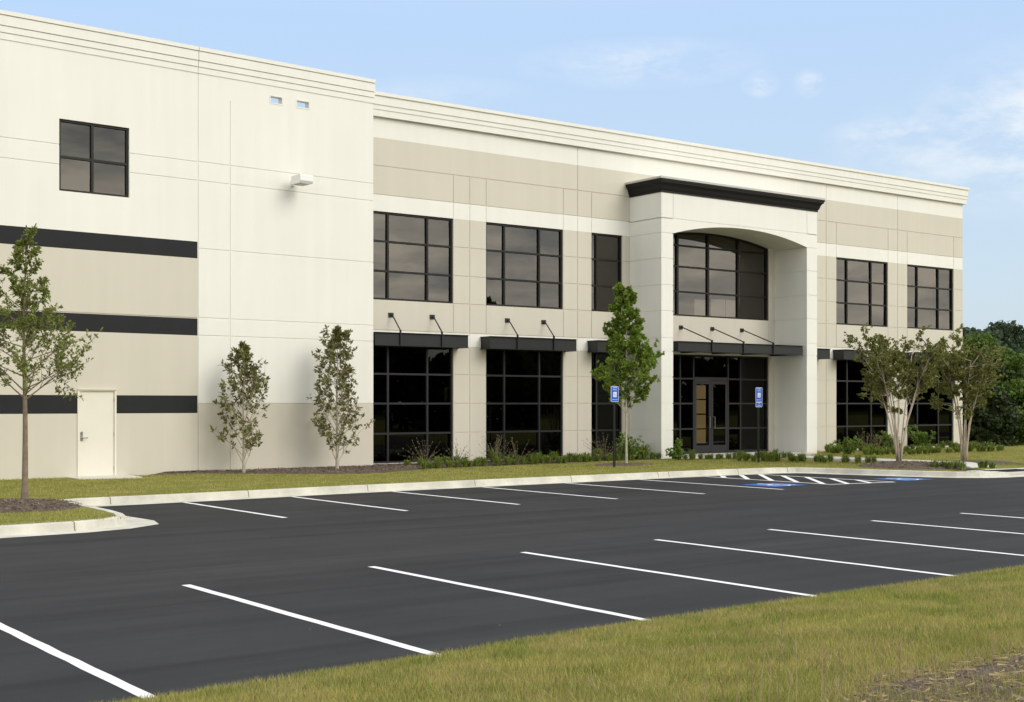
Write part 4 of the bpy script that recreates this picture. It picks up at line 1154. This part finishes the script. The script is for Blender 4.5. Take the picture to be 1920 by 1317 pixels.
# ---- grass blades
_nr = np.random.RandomState(91); _V = []
for _ in range(1800):
    x, y = fr(_nr); z = bank_z(x, y) + .045; a = _nr.uniform(0, 6.283); l_ = _nr.uniform(.02, .07); ca, sa = math.cos(a) * l_, math.sin(a) * l_; w_ = .0018
    _V += [(x - ca, y - sa, z), (x - ca + w_, y - sa + w_, z), (x + ca + w_, y + sa + w_, z + _nr.uniform(-.01, .02)), (x + ca, y + sa, z + .005)]
tag(raw_mesh('straw_litter', _V, 4, M['straw']), 'dry straw litter on the lower right mulch', 'litter', kind='stuff')
def blades(name, pts, hmin, hmax, wd, lean, mat, label, seed):
    nr = np.random.RandomState(seed); n = len(pts); pts = np.asarray(pts)
    h = nr.uniform(hmin, hmax, (n, 1)); a = nr.uniform(0, 6.283, n); d = np.stack([np.cos(a), np.sin(a), np.zeros(n)], axis=1) * wd * nr.uniform(.6, 1.2, (n, 1))
    t = nr.normal(size=(n, 3)) * lean; t[:, 2] = 1; tip = pts + t * h
    V = np.stack([pts - d, pts + d, tip], axis=1); o = raw_mesh(name, V.reshape(-1, 3), 3, mat); tag(o, label, 'grass', kind='stuff'); return o
def scatter(n, xr, yr, zf, keep, seed, dens=None):
    nr = np.random.RandomState(seed); out_ = []
    X = nr.uniform(*xr, n); Y = nr.uniform(*yr, n)
    for x, y in zip(X, Y):
        if keep(x, y, nr): out_.append((x, y, zf(x, y)))
    return out_
def vis(x, y, m_=.6):
    Z = x * math.sin(YAW) + y * math.cos(YAW); Xc = x * math.cos(YAW) - y * math.sin(YAW); return Z > 2 and abs(Xc) < Z * .40 + m_
def keep_bank(x, y, nr):
    if y > bank_edge(x) + .03 or not vis(x, y): return False
    Z = x * math.sin(YAW) + y * math.cos(YAW)
    if x > 5.3 and y < fore_edge(x) - .02: return False
    c = mnoise.noise(Vector((x * 1.3, y * 1.3, 9)))
    return nr.rand() < (.75 + .5 * c) * min(1, (9.5 / Z) ** 1.3)
P1 = scatter(620000, (1.5, 17), (3.6, 9.7), bank_z, keep_bank, 1)
blades('grass_blades', P1, .02, .055, .0028, .42, M['grass'], 'short mown grass blades on the foreground bank', 1)
def keep_tuft(x, y, nr):
    return y < bank_edge(x) - .15 and vis(x, y) and mnoise.noise(Vector((x * 2.1, y * 2.1, 4))) > .18 and not (x > 5.3 and y < fore_edge(x))
P2 = scatter(90000, (1.5, 17), (3.6, 9.6), bank_z, keep_tuft, 2)
blades('grass_blades', P2, .045, .085, .003, .35, M['liriope'], 'slightly longer greener tufts in the foreground grass', 2)
def keep_dry(x, y, nr):
    return y < bank_edge(x) - .1 and vis(x, y) and mnoise.noise(Vector((x * .9, y * .9, 14))) > .05
P3 = scatter(60000, (1.5, 17), (3.6, 9.6), bank_z, keep_dry, 3)
blades('grass_blades', P3, .03, .07, .0024, .5, M['straw'], 'dry straw-coloured blades mixed into the foreground grass', 3)
def keep_fm(x, y, nr):
    return y < 5.1 and vis(x, y) and y < fore_edge(x) + .1 and nr.rand() < .06 + .9 * (mnoise.noise(Vector((x * 1.8, y * 1.8, 24))) > .12 or y < 4.85)
P6 = scatter(16000, (4.4, 9.5), (4.2, 5.8), bank_z, lambda x, y, nr: vis(x, y) and abs(y - fore_edge(x)) < .16 + .12 * mnoise.noise(Vector((x * 3, y * 3, 2))) and nr.rand() < .5, 6)
blades('grass_blades', P6, .04, .11, .0024, .45, M['straw'], 'tall dry straw-coloured grass around the edge of the mulch patch', 6)
P4 = scatter(15000, (4.4, 9.5), (3.6, 5.2), bank_z, keep_fm, 4)
blades('grass_blades', P4, .04, .13, .0024, .38, M['grass'], 'taller ragged grass growing through the foreground mulch', 4)
nr = np.random.RandomState(77)
b = MB()
for (x, y, h) in [(5.55, 5.15, .42), (5.75, 5.2, .55), (5.82, 5.12, .40), (5.4, 5.3, .25), (5.95, 5.05, .33), (6.5, 5.35, .26), (5.2, 5.25, .24), (7.3, 5.0, .2), (5.6, 5.0, .3), (6.9, 4.95, .22), (5.3, 5.1, .3), (5.45, 5.0, .36), (5.65, 5.3, .3), (6.1, 5.15, .28), (6.3, 4.9, .22), (7.0, 5.3, .2), (7.7, 5.1, .24), (5.0, 5.2, .2), (6.6, 5.0, .3)]:
    z = bank_z(x, y); lx, ly = nr.uniform(-.12, .12, 2)
    b.tube([(x, y, z), (x + lx * .4 * h, y + ly * .4 * h, z + h * .5), (x + lx * h * 1.6, y + ly * h, z + h)], [.0042, .0034, .0020], 4)
    for k in range(5):
        t = .6 + k * .08; b.tube([(x + lx * h * t, y + ly * h * t, z + h * t), (x + lx * h * t + nr.uniform(-.03, .03), y, z + h * t + .05)], [.0022, .0014], 3)
o = b.build('dry_stalks', M['straw']); tag(o, 'pale dry seed stalks standing at the edge of the foreground mulch', 'grass', kind='stuff')
# lawn strip blades
kerb_back = sorted(set(PATH))
def ylow(x):
    if x < 7.9: return 21.25
    if x < 8.35: return 26.2
    if x < 30: return at_x(PATH, x)
    if x < 31.8: return 26.5 - (x - 30) * 2.5
    return 21.7
def keep_lawn(x, y, nr):
    if not vis(x, y, .3) or y < ylow(x) + .01: return False
    if 12.4 < x < 29.8 and y > bedlo(x): return False
    if math.hypot((x - 7.0) / 1.25, (y - 24.75) / 1.35) < 1: return False
    if math.hypot((x - 33.1) / 1.5, (y - 24.6) / 1.9) < 1 or 34.3 < x < 35.8 or (x > 32.3 and y < 23): return False
    if 10.4 < x < 12.05 and y > 31.6 or (30.4 < x < 37.1 and y > 31.6): return False
    return True
P5 = scatter(150000, (3.5, 48), (21.2, 33.5), lawn_z, keep_lawn, 5)
blades('grass_blades', P5, .025, .06, .006, .45, M['grass'], 'mown grass blades on the lawn strip by the building', 5)

# ---- border plants: grassy clumps, shrubs, bare twiggy plants
def clump_mesh(seed, n=90, h=.30, sp=.55):
    nr = np.random.RandomState(seed); V = []
    for _ in range(n):
        a = nr.uniform(0, 6.283); o_ = nr.uniform(0, .07); q = nr.uniform(.4, 1) * h; l_ = nr.uniform(.15, sp) * h; ca, sa = math.cos(a), math.sin(a); w_ = .009
        p0 = np.array([ca * o_, sa * o_, 0]); p1 = p0 + np.array([ca * l_ * .5, sa * l_ * .5, q * .8]); p2 = p0 + np.array([ca * l_ * 1.3, sa * l_ * 1.3, q * nr.uniform(.6, 1)])
        d = np.array([-sa, ca, 0]) * w_
        V += [tuple(p0 - d), tuple(p0 + d), tuple(p1 + d), tuple(p1 - d), tuple(p1 - d), tuple(p1 + d), tuple(p2 + d * .15), tuple(p2 - d * .15)]
    me_o = raw_mesh('grass_clump', V, 4, M['liriope']); return me_o
protos = [clump_mesh(s_, h=hh) for s_, hh in ((1, .26), (2, .32), (3, .22))]
used = [False, False, False]
def put_clump(x, y, s_, label, group):
    k = rnd.randrange(3); src = protos[k]
    if used[k]: o = src.copy(); COL.objects.link(o)
    else: o = src; used[k] = True
    o.location = (x, y, lawn_z(x, y) + .02); o.rotation_euler = (0, 0, rnd.uniform(0, 6.28)); o.scale = (s_, s_, s_ * rnd.uniform(.85, 1.15))
    tag(o, label, 'plant', group)
for i in range(34):
    x = 20.0 + i * .29 + rnd.uniform(-.08, .08); y = bedlo(x) + .22 + rnd.uniform(-.08, .1)
    put_clump(x, y, rnd.uniform(.85, 1.2), 'low green grassy clump in the front row of the bed below the ground-floor windows', 'grassy clumps in the window bed')
for i in range(26):
    x = 20.1 + i * .37 + rnd.uniform(-.1, .1); y = 32.35 + rnd.uniform(-.2, .2)
    put_clump(x, y, rnd.uniform(1.1, 1.6), 'taller green grassy clump at the back of the bed below the ground-floor windows', 'taller grassy clumps in the window bed')
for i in range(26):
    t = i / 25; x = 29.9 + t * 5.2 + rnd.uniform(-.06, .06); y = 31.35 - t * 1.2 + rnd.uniform(-.1, .1)
    if 34.2 < x < 35.9: continue
    put_clump(x, y, rnd.uniform(.85, 1.15), 'small grassy clump in the row before the entrance landing', 'grassy clumps before the entrance')
for i in range(30):
    t = i / 29; x = 31.3 + t * 2.8 + rnd.uniform(-.05, .05); y = 30.0 - t * 3.0 + rnd.uniform(-.5, .5)
    put_clump(x, y, rnd.uniform(.8, 1.2), 'grassy clump in the planting left of the pavement at the right', 'grassy clumps left of the pavement')
for i in range(12):
    x = 32.2 + rnd.uniform(0, 2.0); y = 22.75 + rnd.uniform(-.3, .35) + max(0, 33.2 - x) * .9
    put_clump(x, y, rnd.uniform(.8, 1.1), 'small grassy clump behind the kerb at the foot of the mulch mound', 'grassy clumps by the kerb ramp')
for i in range(60):
    x = 37.9 + rnd.uniform(0, 9.5); y = 32.6 + rnd.uniform(-1.5, .5)
    put_clump(x, y, rnd.uniform(.8, 1.25), 'dense green clump in the bed below the right-hand windows', 'green clumps below the right windows')
for i in range(26):
    x = 37.9 + i * .33; y = 30.1 + rnd.uniform(-.12, .12)
    put_clump(x, y, rnd.uniform(1.0, 1.4), 'rounded green clump edging the right-hand bed', 'edging clumps of the right bed')
for i in range(18):
    x = 36.9 + i * .32; y = 23.2 + rnd.uniform(-.1, .1)
    put_clump(x, y, rnd.uniform(.8, 1.2), 'small clump along the pavement at the right edge', 'clumps along the right pavement')
def shrub(x, y, H, W, seed, label, n=900, name='shrub'):
    r = random.Random(seed); root = empty(name, (x, y, lawn_z(x, y))); tag(root, label, 'shrub')
    lv = Leaves(); b = MB()
    for k in range(14):
        a = r.uniform(0, 6.283); e = R(r.uniform(25, 85)); d = Vector((math.cos(a) * math.cos(e), math.sin(a) * math.cos(e), math.sin(e)))
        pts = curve_pts(Vector((0, 0, 0)), d, H * r.uniform(.6, 1.0) if e > .8 else W * .55, 4, r, .05, .15); b.tube(pts, [.012, .01, .008, .006, .004], 4, cap=False)
        for q in pts[1:]:
            for _ in range(n // 200): lv.cluster(q + rv(r) * .07, Vector((0, 0, 1)), 5, .085, .032, r)
    b.build('stems', M['bark'], root); lv.build('foliage', M['leaf_shrub'], root)
shrub(28.25, 31.9, .85, .95, 61, 'leafy green shrub beside the pale trunk at the foot of the portico')
shrub(29.85, 31.35, .62, .6, 62, 'small dark green shrub at the corner of the left portico pillar')
shrub(38.0, 31.0, .62, 1.1, 63, 'leafy green shrub at the foot of the right portico pillar')
shrub(44.6, 32.6, .8, 2.0, 64, 'wide dark green shrub below the last window', 1800)
shrub(42.8, 32.7, .55, 1.4, 65, 'dark green shrub left of the widest shrub below the right windows', 1400)
def twiggy(x, y, H, seed, label):
    r = random.Random(seed); b = MB(); lv = Leaves(); root = empty('twiggy_plant', (x, y, lawn_z(x, y))); tag(root, label, 'plant', 'bare twiggy plants')
    for k in range(26):
        a = r.uniform(0, 6.283); e = R(r.uniform(35, 85)); d = Vector((math.cos(a) * math.cos(e), math.sin(a) * math.cos(e), math.sin(e)))
        pts = curve_pts(Vector((0, 0, 0)), d, H * r.uniform(.6, 1.05), 5, r, -.05, .12); b.tube(pts, [.006, .005, .004, .003, .003, .002], 3, cap=False)
        for q in pts[2:]: lv.cluster(q, d, 3, .04, .010, r)
    b.build('stems', M['twig'], root); lv.build('foliage', M['twig'], root)
twl = [(20.9, 32.6, .8, 'bare twiggy plant before the leftmost ground-floor window, on its left'), (22.0, 32.5, .75, 'bare twiggy plant before the leftmost ground-floor window, on its right'),
       (23.1, 32.1, .95, 'bare twiggy plant before the first taupe pier'), (24.2, 32.5, .8, 'twiggy plant right of the first taupe pier'), (27.4, 32.1, .95, 'tall twiggy plant before the second taupe pier'),
       (28.5, 32.6, .7, 'twiggy plant between the second pier and the green tree'), (41.0, 32.6, .9, 'twiggy plant below the first window right of the portico, on its left'), (42.0, 32.8, .9, 'twiggy plant below the first window right of the portico, on its right')]
for i, (x, y, h_, lb) in enumerate(twl): twiggy(x, y, h_, 70 + i, lb)
